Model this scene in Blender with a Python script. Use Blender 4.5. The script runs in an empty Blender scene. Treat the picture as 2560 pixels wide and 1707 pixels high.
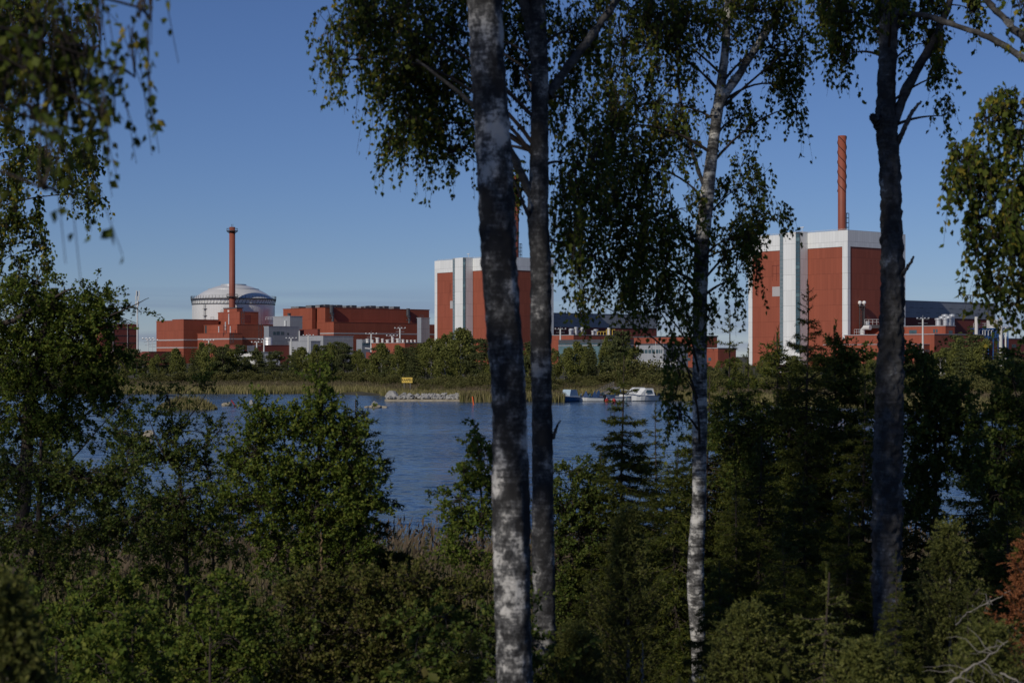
import bpy, math, random
import numpy as np
from mathutils import Vector, noise
random.seed(11)
rng = np.random.default_rng(11)
S = bpy.context.scene
COL = S.collection

# ------------------------------------------------------------------ camera, sky, sun, exposure
H = 7.3            # eye height above the water
F = 4300.0         # focal length in source pixels (2560 wide)
CX, HY = 1280.0, 890.0
cam = bpy.data.cameras.new('camera'); cam_o = bpy.data.objects.new('camera', cam); COL.objects.link(cam_o)
cam_o.location = (0, 0, H); cam_o.rotation_euler = (math.radians(90), 0, 0)
cam.sensor_width = 36; cam.lens = F / 2560 * 36; cam.shift_y = (HY - 853.5) / 2560
cam.clip_start = 0.1; cam.clip_end = 20000
cam.dof.use_dof = True; cam.dof.focus_distance = 160; cam.dof.aperture_fstop = 5.0
S.camera = cam_o

SUN_AZ = 231.5     # direction towards the sun, degrees counter-clockwise from +X
SUN_EL = 32.0
sun = bpy.data.lights.new('sun', 'SUN'); sun_o = bpy.data.objects.new('sun', sun); COL.objects.link(sun_o)
sun.energy = 2.8; sun.angle = math.radians(0.53); sun.color = (1.0, 0.93, 0.82)
sdir = Vector((math.cos(math.radians(SUN_AZ)) * math.cos(math.radians(SUN_EL)),
               math.sin(math.radians(SUN_AZ)) * math.cos(math.radians(SUN_EL)), math.sin(math.radians(SUN_EL))))
sun_o.rotation_euler = sdir.to_track_quat('Z', 'Y').to_euler(); sun_o.location = (-60, -80, 90)

W = bpy.data.worlds.new('World'); S.world = W; W.use_nodes = True
nt = W.node_tree; nt.nodes.clear()
def N(t, **k):
    n = nt.nodes.new(t)
    for a, v in k.items(): setattr(n, a, v)
    return n
sky = N('ShaderNodeTexSky', sky_type='NISHITA', sun_disc=False)
sky.sun_elevation = math.radians(SUN_EL); sky.sun_rotation = math.radians(90 - SUN_AZ)
sky.air_density = 0.9; sky.dust_density = 0.0; sky.ozone_density = 4.5; sky.altitude = 300
tc = N('ShaderNodeTexCoord'); mp = N('ShaderNodeMapping'); mp.inputs['Scale'].default_value = (3.0, 3.0, 75.0)
nz = N('ShaderNodeTexNoise'); nz.inputs['Scale'].default_value = 1.6; nz.inputs['Detail'].default_value = 5
cr = N('ShaderNodeValToRGB'); cr.color_ramp.elements[0].position = 0.44; cr.color_ramp.elements[1].position = 0.62
sx = N('ShaderNodeSeparateXYZ')
mr = N('ShaderNodeMapRange'); mr.inputs[1].default_value = 0.022; mr.inputs[2].default_value = 0.045
mr.inputs[3].default_value = 0.9; mr.inputs[4].default_value = 0.0
mu = N('ShaderNodeMath', operation='MULTIPLY')
mix = N('ShaderNodeMix', data_type='RGBA', blend_type='MULTIPLY')
mix.inputs[7].default_value = (0.72, 0.72, 0.83, 1)
bg = N('ShaderNodeBackground'); bg.inputs[1].default_value = 0.0645
wo = N('ShaderNodeOutputWorld')
L = nt.links.new
L(tc.outputs['Generated'], mp.inputs[0]); L(mp.outputs[0], nz.inputs[0]); L(nz.outputs[0], cr.inputs[0])
L(tc.outputs['Generated'], sx.inputs[0]); L(sx.outputs[2], mr.inputs[0])
L(cr.outputs[0], mu.inputs[0]); L(mr.outputs[0], mu.inputs[1]); L(mu.outputs[0], mix.inputs[0])
tint = N('ShaderNodeMix', data_type='RGBA', blend_type='MULTIPLY'); tint.inputs[0].default_value = 1.0
tint.inputs[7].default_value = (0.635, 0.70, 0.935, 1)      # camera white balance of the clear northern sky
L(sky.outputs[0], tint.inputs[6]); L(tint.outputs[2], mix.inputs[6]); L(mix.outputs[2], bg.inputs[0]); L(bg.outputs[0], wo.inputs[0])
S.view_settings.view_transform = 'Standard'; S.view_settings.look = 'None'
S.view_settings.exposure = 0.0; S.view_settings.gamma = 1.0
S.render.engine = 'CYCLES'

# ------------------------------------------------------------------ helpers
def P(px, py, Y): return Vector(((px - CX) * Y / F, Y, H + (HY - py) * Y / F))
def PX(px, Y): return (px - CX) * Y / F
def PZ(py, Y): return H + (HY - py) * Y / F

def tag(o, label=None, cat=None, group=None, kind=None):
    if label: o['label'] = label
    if cat: o['category'] = cat
    if group: o['group'] = group
    if kind: o['kind'] = kind
    return o
def empty(name, loc, label=None, cat=None, group=None):
    o = bpy.data.objects.new(name, None); COL.objects.link(o); o.location = loc; o.empty_display_size = 0.3
    return tag(o, label, cat, group)
def wloc(o):
    v = Vector(o.location)
    while o.parent: o = o.parent; v += Vector(o.location)
    return v
def link(name, me, parent=None, loc=None):
    o = bpy.data.objects.new(name, me); COL.objects.link(o)
    if parent: o.parent = parent
    if loc is not None: o.location = loc
    return o
def copy_tree(o, parent=None):
    c = o.copy(); COL.objects.link(c); c.parent = parent
    for ch in list(o.children): copy_tree(ch, c)
    return c

class MB:
    """collects polygons in world coordinates; build() stores them relative to the parent"""
    def __init__(s): s.v = []; s.f = []; s.sm = False
    def poly(s, pts):
        i = len(s.v); s.v += [tuple(p) for p in pts]; s.f.append(tuple(range(i, i + len(pts)))); return s
    def hexa(s, p):      # 4 bottom (ccw) + 4 top
        i = len(s.v); s.v += [tuple(q) for q in p]
        s.f += [tuple(i + k for k in q) for q in ((3, 2, 1, 0), (4, 5, 6, 7), (0, 1, 5, 4), (1, 2, 6, 5), (2, 3, 7, 6), (3, 0, 4, 7))]
        return s
    def box(s, x0, x1, y0, y1, z0, z1):
        return s.hexa([(x0, y0, z0), (x1, y0, z0), (x1, y1, z0), (x0, y1, z0), (x0, y0, z1), (x1, y0, z1), (x1, y1, z1), (x0, y1, z1)])
    def tube(s, pts, rad, n=8, cap=True):
        pts = [Vector(p) for p in pts]
        if not hasattr(rad, '__len__'): rad = [rad] * len(pts)
        i = len(s.v); k = len(pts)
        for j, p in enumerate(pts):
            t = (pts[min(j + 1, k - 1)] - pts[max(j - 1, 0)]).normalized()
            a = Vector((1, 0, 0)) if abs(t.x) < 0.8 else Vector((0, 1, 0))
            u = t.cross(a).normalized(); w = t.cross(u)
            for q in range(n):
                an = 2 * math.pi * q / n
                s.v.append(tuple(p + (u * math.cos(an) + w * math.sin(an)) * rad[j]))
        for j in range(k - 1):
            for q in range(n):
                s.f.append((i + j * n + q, i + j * n + (q + 1) % n, i + (j + 1) * n + (q + 1) % n, i + (j + 1) * n + q))
        if cap:
            s.f.append(tuple(i + q for q in range(n))[::-1]); s.f.append(tuple(i + (k - 1) * n + q for q in range(n)))
        return s
    def lathe(s, c, prof, n=48):     # prof: (r, z) list, about vertical axis at c
        i = len(s.v)
        for r, z in prof:
            for q in range(n):
                an = 2 * math.pi * q / n
                s.v.append((c[0] + r * math.cos(an), c[1] + r * math.sin(an), z))
        for j in range(len(prof) - 1):
            for q in range(n):
                s.f.append((i + j * n + q, i + j * n + (q + 1) % n, i + (j + 1) * n + (q + 1) % n, i + (j + 1) * n + q))
        return s
    def build(s, name, mat, parent=None, smooth=False, origin=None):
        o0 = wloc(parent) if parent else (Vector(origin) if origin is not None else Vector((0, 0, 0)))
        off = Vector(origin) - o0 if (parent and origin is not None) else Vector((0, 0, 0))
        base = o0 + off if parent else o0
        me = bpy.data.meshes.new(name)
        me.from_pydata([(x - base.x, y - base.y, z - base.z) for x, y, z in s.v], [], s.f)
        me.materials.append(mat)
        if smooth: me.polygons.foreach_set('use_smooth', [True] * len(me.polygons))
        me.update()
        return link(name, me, parent, off if parent else o0)

def np_mesh(name, V, tris=None, quads=None, mats=(), smooth=False, mat_idx=None):
    me = bpy.data.meshes.new(name)
    me.vertices.add(len(V)); me.vertices.foreach_set('co', np.asarray(V, np.float32).ravel())
    nt_ = 0 if tris is None else len(tris); nq = 0 if quads is None else len(quads)
    lp = []; st = []; tot = []
    if nt_: lp.append(np.asarray(tris).ravel()); st.append(np.arange(nt_) * 3); tot.append(np.full(nt_, 3))
    if nq: lp.append(np.asarray(quads).ravel()); st.append(nt_ * 3 + np.arange(nq) * 4); tot.append(np.full(nq, 4))
    lp = np.concatenate(lp); st = np.concatenate(st)
    me.loops.add(len(lp)); me.loops.foreach_set('vertex_index', lp.astype(np.int32))
    me.polygons.add(len(st)); me.polygons.foreach_set('loop_start', st.astype(np.int32))
    if smooth: me.polygons.foreach_set('use_smooth', np.ones(len(st), bool))
    for m in mats: me.materials.append(m)
    me.update(calc_edges=True); me.validate()
    return me

# ------------------------------------------------------------------ materials
def mat(name, col, rough=0.6, var=0.12, vscale=0.15, ribs=None, metal=0.0, bump=0.0, bscale=4.0, spec=0.3, streak=0.0, col2=None, panels=None):
    m = bpy.data.materials.new(name); m.use_nodes = True; t = m.node_tree; b = t.nodes['Principled BSDF']
    b.inputs['Roughness'].default_value = rough; b.inputs['Metallic'].default_value = metal
    b.inputs['Specular IOR Level'].default_value = spec
    tc = t.nodes.new('ShaderNodeTexCoord'); no = t.nodes.new('ShaderNodeTexNoise')
    no.inputs['Scale'].default_value = vscale; no.inputs['Detail'].default_value = 6; no.inputs['Roughness'].default_value = 0.65
    mp = t.nodes.new('ShaderNodeMapping')
    if streak: mp.inputs['Scale'].default_value = (1, 1, streak)
    t.links.new(tc.outputs['Object'], mp.inputs[0]); t.links.new(mp.outputs[0], no.inputs[0])
    r = t.nodes.new('ShaderNodeValToRGB'); e = r.color_ramp.elements
    c2 = col2 or tuple(min(1, c * (1 + var)) for c in col)
    e[0].position = 0.3; e[0].color = (*[c * (1 - var) for c in col], 1); e[1].position = 0.7; e[1].color = (*c2, 1)
    t.links.new(no.outputs[0], r.inputs[0]); t.links.new(r.outputs[0], b.inputs['Base Color'])
    if panels:    # sheet-metal panels that weathered a little differently, with darker joints
        rot = t.nodes.new('ShaderNodeMapping'); rot.inputs['Rotation'].default_value = (0, 0, math.radians(-40)); t.links.new(tc.outputs['Object'], rot.inputs[0])
        sp = t.nodes.new('ShaderNodeSeparateXYZ'); t.links.new(rot.outputs[0], sp.inputs[0])
        def mth(op, x, y):
            n = t.nodes.new('ShaderNodeMath'); n.operation = op
            for q, v in enumerate((x, y)):
                if v is None: continue
                if hasattr(v, 'is_output'): t.links.new(v, n.inputs[q])
                else: n.inputs[q].default_value = v
            return n.outputs[0]
        u = mth('DIVIDE', mth('ADD', sp.outputs[0], sp.outputs[1]), panels[0]); w_ = mth('DIVIDE', sp.outputs[2], panels[1])
        cb = t.nodes.new('ShaderNodeCombineXYZ'); t.links.new(mth('FLOOR', u, None), cb.inputs[0]); t.links.new(mth('FLOOR', w_, None), cb.inputs[1])
        wn = t.nodes.new('ShaderNodeTexWhiteNoise'); wn.noise_dimensions = '2D'; t.links.new(cb.outputs[0], wn.inputs[0])
        k_ = mth('ADD', mth('MULTIPLY', wn.outputs[0], panels[2] * 2), 1 - panels[2])
        jt = mth('MULTIPLY', mth('LESS_THAN', mth('FRACT', u, None), 0.09), 0.14); jz = mth('MULTIPLY', mth('LESS_THAN', mth('FRACT', w_, None), 0.035), 0.22)
        k_ = mth('SUBTRACT', mth('SUBTRACT', k_, jt), jz)
        mx = t.nodes.new('ShaderNodeVectorMath'); mx.operation = 'SCALE'; t.links.new(r.outputs[0], mx.inputs[0]); t.links.new(k_, mx.inputs['Scale']); t.links.new(mx.outputs[0], b.inputs['Base Color'])
    h = None
    if ribs:      # vertical corrugation along the two wall directions
        w = t.nodes.new('ShaderNodeTexWave'); w.wave_type = 'BANDS'; w.bands_direction = 'X'; w.inputs['Scale'].default_value = ribs
        mp2 = t.nodes.new('ShaderNodeMapping'); mp2.inputs['Rotation'].default_value = (0, 0, math.radians(5))
        t.links.new(tc.outputs['Object'], mp2.inputs[0]); t.links.new(mp2.outputs[0], w.inputs[0])
        bp = t.nodes.new('ShaderNodeBump'); bp.inputs['Strength'].default_value = 0.5; bp.inputs['Distance'].default_value = 0.06
        t.links.new(w.outputs[0], bp.inputs['Height']); t.links.new(bp.outputs[0], b.inputs['Normal'])
    elif bump:
        n2 = t.nodes.new('ShaderNodeTexNoise'); n2.inputs['Scale'].default_value = bscale; n2.inputs['Detail'].default_value = 8
        t.links.new(tc.outputs['Object'], n2.inputs[0])
        bp = t.nodes.new('ShaderNodeBump'); bp.inputs['Strength'].default_value = bump; bp.inputs['Distance'].default_value = 0.1
        t.links.new(n2.outputs[0], bp.inputs['Height']); t.links.new(bp.outputs[0], b.inputs['Normal'])
    return m

def leaf_mat(name, cols, trans=0.35, rough=0.6, spec=0.1):
    m = bpy.data.materials.new(name); m.use_nodes = True; t = m.node_tree; b = t.nodes['Principled BSDF']
    b.inputs['Roughness'].default_value = rough; b.inputs['Specular IOR Level'].default_value = spec
    g = t.nodes.new('ShaderNodeNewGeometry'); r = t.nodes.new('ShaderNodeValToRGB')
    el = r.color_ramp.elements
    while len(el) < len(cols): el.new(0.5)
    for i, (p, c) in enumerate(cols): el[i].position = p; el[i].color = (*c, 1)
    t.links.new(g.outputs['Random Per Island'], r.inputs[0]); t.links.new(r.outputs[0], b.inputs['Base Color'])
    tr = t.nodes.new('ShaderNodeBsdfTranslucent'); mx = t.nodes.new('ShaderNodeMixShader'); mx.inputs[0].default_value = trans
    hs = t.nodes.new('ShaderNodeHueSaturation'); hs.inputs['Value'].default_value = 1.25; hs.inputs['Hue'].default_value = 0.485
    t.links.new(r.outputs[0], hs.inputs['Color']); t.links.new(hs.outputs[0], tr.inputs[0])
    o = t.nodes['Material Output']
    t.links.new(b.outputs[0], mx.inputs[1]); t.links.new(tr.outputs[0], mx.inputs[2]); t.links.new(mx.outputs[0], o.inputs[0])
    return m

def bark_mat(name, dark, mid, pale, t0, t1, patch=3.0, zs=1.0, lent=0.5):
    m = bpy.data.materials.new(name); m.use_nodes = True; t = m.node_tree; b = t.nodes['Principled BSDF']
    b.inputs['Roughness'].default_value = 0.85; b.inputs['Specular IOR Level'].default_value = 0.15
    tc = t.nodes.new('ShaderNodeTexCoord')
    def noi(sc, scale, det=6):
        mp = t.nodes.new('ShaderNodeMapping'); mp.inputs['Scale'].default_value = sc
        n = t.nodes.new('ShaderNodeTexNoise'); n.inputs['Scale'].default_value = scale; n.inputs['Detail'].default_value = det; n.inputs['Roughness'].default_value = 0.68
        t.links.new(tc.outputs['Object'], mp.inputs[0]); t.links.new(mp.outputs[0], n.inputs[0]); return n
    a = noi((1, 1, zs), patch); c = noi((1, 1, 5.0), 9.0); d = noi((1, 1, 0.7), 45.0)
    mth = t.nodes.new('ShaderNodeMath'); mth.operation = 'MULTIPLY_ADD'; mth.inputs[1].default_value = lent
    t.links.new(c.outputs[0], mth.inputs[0]); t.links.new(a.outputs[0], mth.inputs[2])
    m2 = t.nodes.new('ShaderNodeMath'); m2.operation = 'MULTIPLY_ADD'; m2.inputs[1].default_value = 0.25
    t.links.new(d.outputs[0], m2.inputs[0]); t.links.new(mth.outputs[0], m2.inputs[2])
    r = t.nodes.new('ShaderNodeValToRGB'); e = r.color_ramp.elements
    e[0].position = t0; e[0].color = (*dark, 1); e[1].position = t1; e[1].color = (*pale, 1)
    x = e.new((t0 + t1) / 2); x.color = (*mid, 1)
    t.links.new(m2.outputs[0], r.inputs[0]); t.links.new(r.outputs[0], b.inputs['Base Color'])
    bp = t.nodes.new('ShaderNodeBump'); bp.inputs['Strength'].default_value = 0.9; bp.inputs['Distance'].default_value = 0.012
    t.links.new(m2.outputs[0], bp.inputs['Height']); t.links.new(bp.outputs[0], b.inputs['Normal'])
    return m

M = {}
M['red'] = mat('red_cladding', (0.29, 0.080, 0.046), 0.6, 0.07, 0.05, streak=0.25, panels=(1.5, 6.6, 0.07), spec=0.25)
M['red2'] = mat('dull_red_cladding', (0.20, 0.055, 0.042), 0.7, 0.12, 0.08, spec=0.2)
M['stackred'] = mat('stack_red_paint', (0.25, 0.072, 0.044), 0.55, 0.12, 0.12, spec=0.3)
M['white'] = mat('white_cladding', (0.72, 0.73, 0.72), 0.45, 0.05, 0.05, spec=0.3, streak=0.3, panels=(1.5, 6.6, 0.05))
M['grey'] = mat('grey_cladding', (0.26, 0.28, 0.31), 0.5, 0.07, 0.06, spec=0.3, streak=0.3, panels=(1.5, 6.6, 0.05))
M['lgrey'] = mat('light_grey_cladding', (0.33, 0.34, 0.36), 0.5, 0.07, 0.06, spec=0.3, streak=0.3, panels=(1.5, 6.6, 0.05))
M['dgrey'] = mat('dark_grey_metal', (0.07, 0.075, 0.085), 0.5, 0.15, 0.3)
M['stripe'] = mat('pale_stripe_panel', (0.42, 0.40, 0.40), 0.5, 0.06, 0.1)
M['silver'] = mat('silver_sheet', (0.72, 0.71, 0.68), 0.36, 0.07, 0.10, metal=0.22, spec=0.5, streak=0.2)
M['duct'] = mat('galvanised_duct', (0.55, 0.56, 0.57), 0.45, 0.12, 0.8, metal=0.5)
M['steel'] = mat('painted_steel', (0.62, 0.63, 0.63), 0.5, 0.08, 0.5)
M['dsteel'] = mat('dark_steel', (0.06, 0.06, 0.065), 0.6, 0.2, 0.5)
M['pane'] = mat('window_glass', (0.05, 0.09, 0.11), 0.12, 0.3, 0.4, spec=0.6)
M['glassblue'] = mat('blue_green_glazing', (0.10, 0.17, 0.19), 0.2, 0.2, 0.2, spec=0.6)
M['stripglass'] = mat('pale_strip_glass', (0.16, 0.21, 0.23), 0.25, 0.2, 0.4, spec=0.5)
M['plaster'] = mat('white_plaster', (0.62, 0.61, 0.58), 0.7, 0.05, 0.3)
M['bluepaint'] = mat('blue_paint', (0.02, 0.08, 0.24), 0.4, 0.15, 0.5)
M['strake'] = mat('shadow_dark_strake', (0.05, 0.022, 0.018), 0.6, 0.1, 0.5)  # shadow lines along the strakes, put into their dark colour
M['lamp'] = mat('lamp_housing', (0.8, 0.8, 0.78), 0.3, 0.05, 1.0)
M['yellow'] = mat('sign_yellow', (0.75, 0.52, 0.10), 0.5, 0.06, 0.6)
M['black'] = mat('black_paint', (0.012, 0.012, 0.013), 0.5, 0.1, 1.0)
M['stone'] = mat('breakwater_stone', (0.30, 0.29, 0.27), 0.85, 0.35, 0.7, bump=0.6, bscale=2.0)
M['wetstone'] = mat('wave_washed_stone', (0.30, 0.26, 0.19), 0.7, 0.3, 1.2, bump=0.5, bscale=2.0)
M['gel'] = mat('boat_gelcoat', (0.75, 0.75, 0.72), 0.25, 0.04, 1.0, spec=0.5)
M['tarp'] = mat('boat_cover_canvas', (0.34, 0.44, 0.52), 0.7, 0.08, 1.0)
M['bhull'] = mat('blue_hull_paint', (0.02, 0.12, 0.27), 0.3, 0.1, 1.0, spec=0.5)
M['navy'] = mat('navy_canvas', (0.02, 0.05, 0.13), 0.7, 0.1, 1.0)
M['buoy'] = mat('red_buoy_plastic', (0.36, 0.03, 0.03), 0.5, 0.1, 2.0)
M['orange'] = mat('marker_orange', (0.75, 0.14, 0.04), 0.5, 0.1, 2.0)
M['wood'] = mat('grey_wood', (0.22, 0.20, 0.18), 0.8, 0.2, 1.5)
M['carred'] = mat('red_car_paint', (0.40, 0.015, 0.02), 0.25, 0.05, 1.0, spec=0.6)
M['carwhite'] = mat('white_car_paint', (0.70, 0.70, 0.70), 0.25, 0.05, 1.0, spec=0.6)
M['carblue'] = mat('blue_car_paint', (0.03, 0.06, 0.16), 0.25, 0.05, 1.0, spec=0.6)
M['cargrey'] = mat('grey_car_paint', (0.20, 0.21, 0.22), 0.25, 0.05, 1.0, spec=0.6)
M['tyre'] = mat('tyre_rubber', (0.02, 0.02, 0.02), 0.8, 0.1, 2.0)
M['feather'] = mat('white_feathers', (0.75, 0.73, 0.68), 0.8, 0.05, 3.0)
M['ground'] = mat('forest_floor', (0.055, 0.052, 0.030), 0.95, 0.5, 0.35, bump=0.6, bscale=1.5, col2=(0.10, 0.085, 0.05))
M['bark_white'] = bark_mat('birch_bark', (0.028, 0.027, 0.027), (0.10, 0.098, 0.097), (0.50, 0.48, 0.45), 0.72, 0.90, 5.0, 0.8, 0.30)
M['bark_pale'] = bark_mat('pale_birch_bark', (0.030, 0.029, 0.028), (0.14, 0.136, 0.13), (0.55, 0.53, 0.49), 0.76, 0.98, 5.0, 1.4)
M['bark_dark'] = bark_mat('lichen_bark', (0.040, 0.038, 0.037), (0.11, 0.107, 0.105), (0.30, 0.31, 0.31), 0.74, 1.10, 5.0, 0.7, 0.35)
M['bark_mid'] = bark_mat('dark_birch_bark', (0.028, 0.027, 0.027), (0.085, 0.083, 0.082), (0.36, 0.345, 0.32), 0.74, 0.96, 5.5, 0.9, 0.32)
M['twig'] = mat('twig_bark', (0.045, 0.034, 0.027), 0.85, 0.25, 3.0)
M['twigpale'] = mat('bleached_wood', (0.22, 0.20, 0.175), 0.85, 0.2, 3.0)
M['twigtan'] = mat('tan_twig_bark', (0.17, 0.11, 0.06), 0.85, 0.25, 3.0)
M['leaf'] = leaf_mat('birch_leaf', [(0.0, (0.038, 0.062, 0.011)), (0.5, (0.074, 0.098, 0.017)), (0.85, (0.13, 0.15, 0.024)), (0.97, (0.26, 0.205, 0.03))])
M['leaf2'] = leaf_mat('alder_leaf', [(0.0, (0.038, 0.062, 0.013)), (0.6, (0.074, 0.104, 0.02)), (1.0, (0.145, 0.155, 0.034))], 0.3, 0.55, 0.12)
M['leafy'] = leaf_mat('sapling_leaf', [(0.0, (0.052, 0.086, 0.014)), (0.5, (0.098, 0.138, 0.022)), (1.0, (0.175, 0.19, 0.034))], 0.35)
M['needle'] = leaf_mat('spruce_needle', [(0.0, (0.03, 0.044, 0.01)), (0.6, (0.066, 0.08, 0.015)), (1.0, (0.13, 0.128, 0.024))], 0.12, 0.5)
M['juniper'] = leaf_mat('juniper_needle', [(0.0, (0.06, 0.072, 0.02)), (0.6, (0.115, 0.125, 0.032)), (1.0, (0.18, 0.175, 0.048))], 0.15, 0.5)
M['rust'] = leaf_mat('dead_needle', [(0.0, (0.15, 0.052, 0.02)), (1.0, (0.29, 0.115, 0.05))], 0.15, 0.7)
M['reed'] = leaf_mat('reed_blade', [(0.0, (0.1, 0.08, 0.042)), (0.45, (0.15, 0.12, 0.065)), (0.75, (0.1, 0.1, 0.04)), (1.0, (0.24, 0.2, 0.12))], 0.2, 0.7)
M['reedhead'] = leaf_mat('reed_plume', [(0.0, (0.085, 0.062, 0.04)), (1.0, (0.16, 0.12, 0.08))], 0.2, 0.8)
M['reedgreen'] = leaf_mat('green_reed_blade', [(0.0, (0.13, 0.12, 0.045)), (0.6, (0.2, 0.18, 0.068)), (1.0, (0.34, 0.28, 0.14))], 0.2, 0.7)
M['fbirch'] = leaf_mat('far_birch_foliage', [(0.0, (0.085, 0.095, 0.024)), (0.6, (0.14, 0.15, 0.038)), (1.0, (0.2, 0.2, 0.055))], 0.25, 0.7)
M['fpine'] = leaf_mat('far_pine_foliage', [(0.0, (0.045, 0.06, 0.022)), (1.0, (0.11, 0.115, 0.042))], 0.12, 0.7)
M['fbush'] = leaf_mat('far_willow_foliage', [(0.0, (0.07, 0.075, 0.024)), (0.7, (0.12, 0.12, 0.038)), (1.0, (0.19, 0.165, 0.06))], 0.2, 0.7)
M['under'] = leaf_mat('undergrowth_leaf', [(0.0, (0.046, 0.054, 0.012)), (0.7, (0.09, 0.094, 0.02)), (1.0, (0.17, 0.14, 0.05))], 0.25, 0.6)

# water
def water_mat():
    m = bpy.data.materials.new('rippled_water'); m.use_nodes = True; t = m.node_tree; b = t.nodes['Principled BSDF']
    b.inputs['Base Color'].default_value = (0.022, 0.048, 0.090, 1); b.inputs['Roughness'].default_value = 0.16
    b.inputs['IOR'].default_value = 1.333
    tc = t.nodes.new('ShaderNodeTexCoord')
    def noi(sc, scale, det):
        mp = t.nodes.new('ShaderNodeMapping'); mp.inputs['Scale'].default_value = sc
        n = t.nodes.new('ShaderNodeTexNoise'); n.inputs['Scale'].default_value = scale; n.inputs['Detail'].default_value = det
        t.links.new(tc.outputs['Object'], mp.inputs[0]); t.links.new(mp.outputs[0], n.inputs[0]); return n
    a = noi((0.55, 1.0, 1), 1.5, 6); c = noi((0.8, 1, 1), 6.0, 3); d = noi((0.35, 1, 1), 0.05, 3)
    ad = t.nodes.new('ShaderNodeMath'); ad.operation = 'MULTIPLY_ADD'; ad.inputs[1].default_value = 0.22
    t.links.new(c.outputs[0], ad.inputs[0]); t.links.new(a.outputs[0], ad.inputs[2])
    sp = t.nodes.new('ShaderNodeSeparateXYZ'); t.links.new(tc.outputs['Object'], sp.inputs[0])
    # sheltered, calmer water along the far shore and in the boat basin
    mr = t.nodes.new('ShaderNodeMapRange'); mr.inputs[1].default_value = 236; mr.inputs[2].default_value = 258
    mr.inputs[3].default_value = 1.0; mr.inputs[4].default_value = 0.0; t.links.new(sp.outputs[1], mr.inputs[0])
    mx = t.nodes.new('ShaderNodeMapRange'); mx.inputs[1].default_value = -2; mx.inputs[2].default_value = 4
    mx.inputs[3].default_value = 1.0; mx.inputs[4].default_value = 0.0; t.links.new(sp.outputs[0], mx.inputs[0])
    mm = t.nodes.new('ShaderNodeMath'); mm.operation = 'MAXIMUM'; t.links.new(mr.outputs[0], mm.inputs[0]); t.links.new(mx.outputs[0], mm.inputs[1])
    rr = t.nodes.new('ShaderNodeMapRange'); rr.inputs[1].default_value = 0.35; rr.inputs[2].default_value = 0.65; rr.inputs[3].default_value = 0.35; rr.inputs[4].default_value = 1.15
    t.links.new(d.outputs[0], rr.inputs[0])
    st = t.nodes.new('ShaderNodeMath'); st.operation = 'MULTIPLY'; t.links.new(mm.outputs[0], st.inputs[0]); t.links.new(rr.outputs[0], st.inputs[1])
    s2 = t.nodes.new('ShaderNodeMath'); s2.operation = 'MULTIPLY_ADD'; s2.inputs[1].default_value = 1.2; s2.inputs[2].default_value = 0.04
    t.links.new(st.outputs[0], s2.inputs[0])
    # facet slopes straight from colour noise, so that distant ripples keep their tilt
    def vec(op, *ins, **kw):
        n = t.nodes.new('ShaderNodeVectorMath'); n.operation = op
        for q, s_ in enumerate(ins):
            if hasattr(s_, 'is_output'): t.links.new(s_, n.inputs[q])
            else: n.inputs[q].default_value = s_
        return n
    v1 = vec('SUBTRACT', a.outputs['Color'], (.5, .5, .5)); v2 = vec('SUBTRACT', c.outputs['Color'], (.5, .5, .5))
    v3 = vec('MULTIPLY', v2.outputs[0], (.6, .6, 0)); v4 = vec('ADD', v1.outputs[0], v3.outputs[0])
    sc_ = t.nodes.new('ShaderNodeVectorMath'); sc_.operation = 'SCALE'; t.links.new(v4.outputs[0], sc_.inputs[0]); t.links.new(s2.outputs[0], sc_.inputs['Scale'])
    v5 = vec('MULTIPLY', sc_.outputs[0], (.7, 1.0, 0)); v6 = vec('ADD', v5.outputs[0], (0, 0, 1)); v7 = vec('NORMALIZE', v6.outputs[0])
    t.links.new(v7.outputs[0], b.inputs['Normal'])
    return m
M['water'] = water_mat()

# ------------------------------------------------------------------ terrain and water
KD = [(-2000, 335), (250, 332), (900, 333), (945, 322), (990, 300), (1150, 288), (1200, 276), (1240, 273), (1370, 280), (1420, 303),
      (1560, 303), (1650, 288), (1900, 258), (2200, 238), (2560, 222), (5000, 200)]
def shore(x, y):
    if y < 1: return 400.0
    px = CX + x / y * F
    return float(np.interp(px, [a for a, _ in KD], [b for _, b in KD]))
NY = [(-80, 6.2), (0, 5.65), (6, 5.25), (10, 4.75), (17, 3.55), (25, 2.4), (38, 0.95), (50, 0.3), (58, 0.0), (66, -0.7), (100, -2)]
def ground_z(x, y):
    if y < 100:
        z = float(np.interp(y, [a for a, _ in NY], [b for _, b in NY]))
        if 0 < y < 62: z += 0.18 * noise.noise((x * 0.25, y * 0.25, 3.1))
        return z
    d = y - shore(x, y)
    return float(np.interp(d, [-60, 0, 6, 40, 120, 300], [-2, -0.02, 0.35, 1.3, 2.3, 3.0]))
xs = sorted(set([-7000, -3000, -1500, -900, -600] + list(range(-450, 451, 18)) + [600, 900, 1500, 3000, 7000] + [i * 1.5 for i in range(-16, 17)]))
ys = sorted(set([-80, -40, -20] + [i * 1.5 for i in range(0, 40)] + list(range(60, 110, 5)) + list(range(120, 215, 20)) + list(range(215, 420, 4)) + [440, 480, 540, 620, 750, 1000, 1500, 2500, 5000, 9000]))
b = MB()
for y in ys:
    for x in xs: b.v.append((x, y, ground_z(x, y)))
nx = len(xs)
for j in range(len(ys) - 1):
    for i in range(nx - 1): b.f.append((j * nx + i, j * nx + i + 1, (j + 1) * nx + i + 1, (j + 1) * nx + i))
g = b.build('ground', M['ground'], smooth=True); tag(g, kind='structure')
b = MB(); b.poly([(-600, 45, 0), (600, 45, 0), (600, 345, 0), (-600, 345, 0)])
tag(b.build('water', M['water']), kind='structure')

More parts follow.
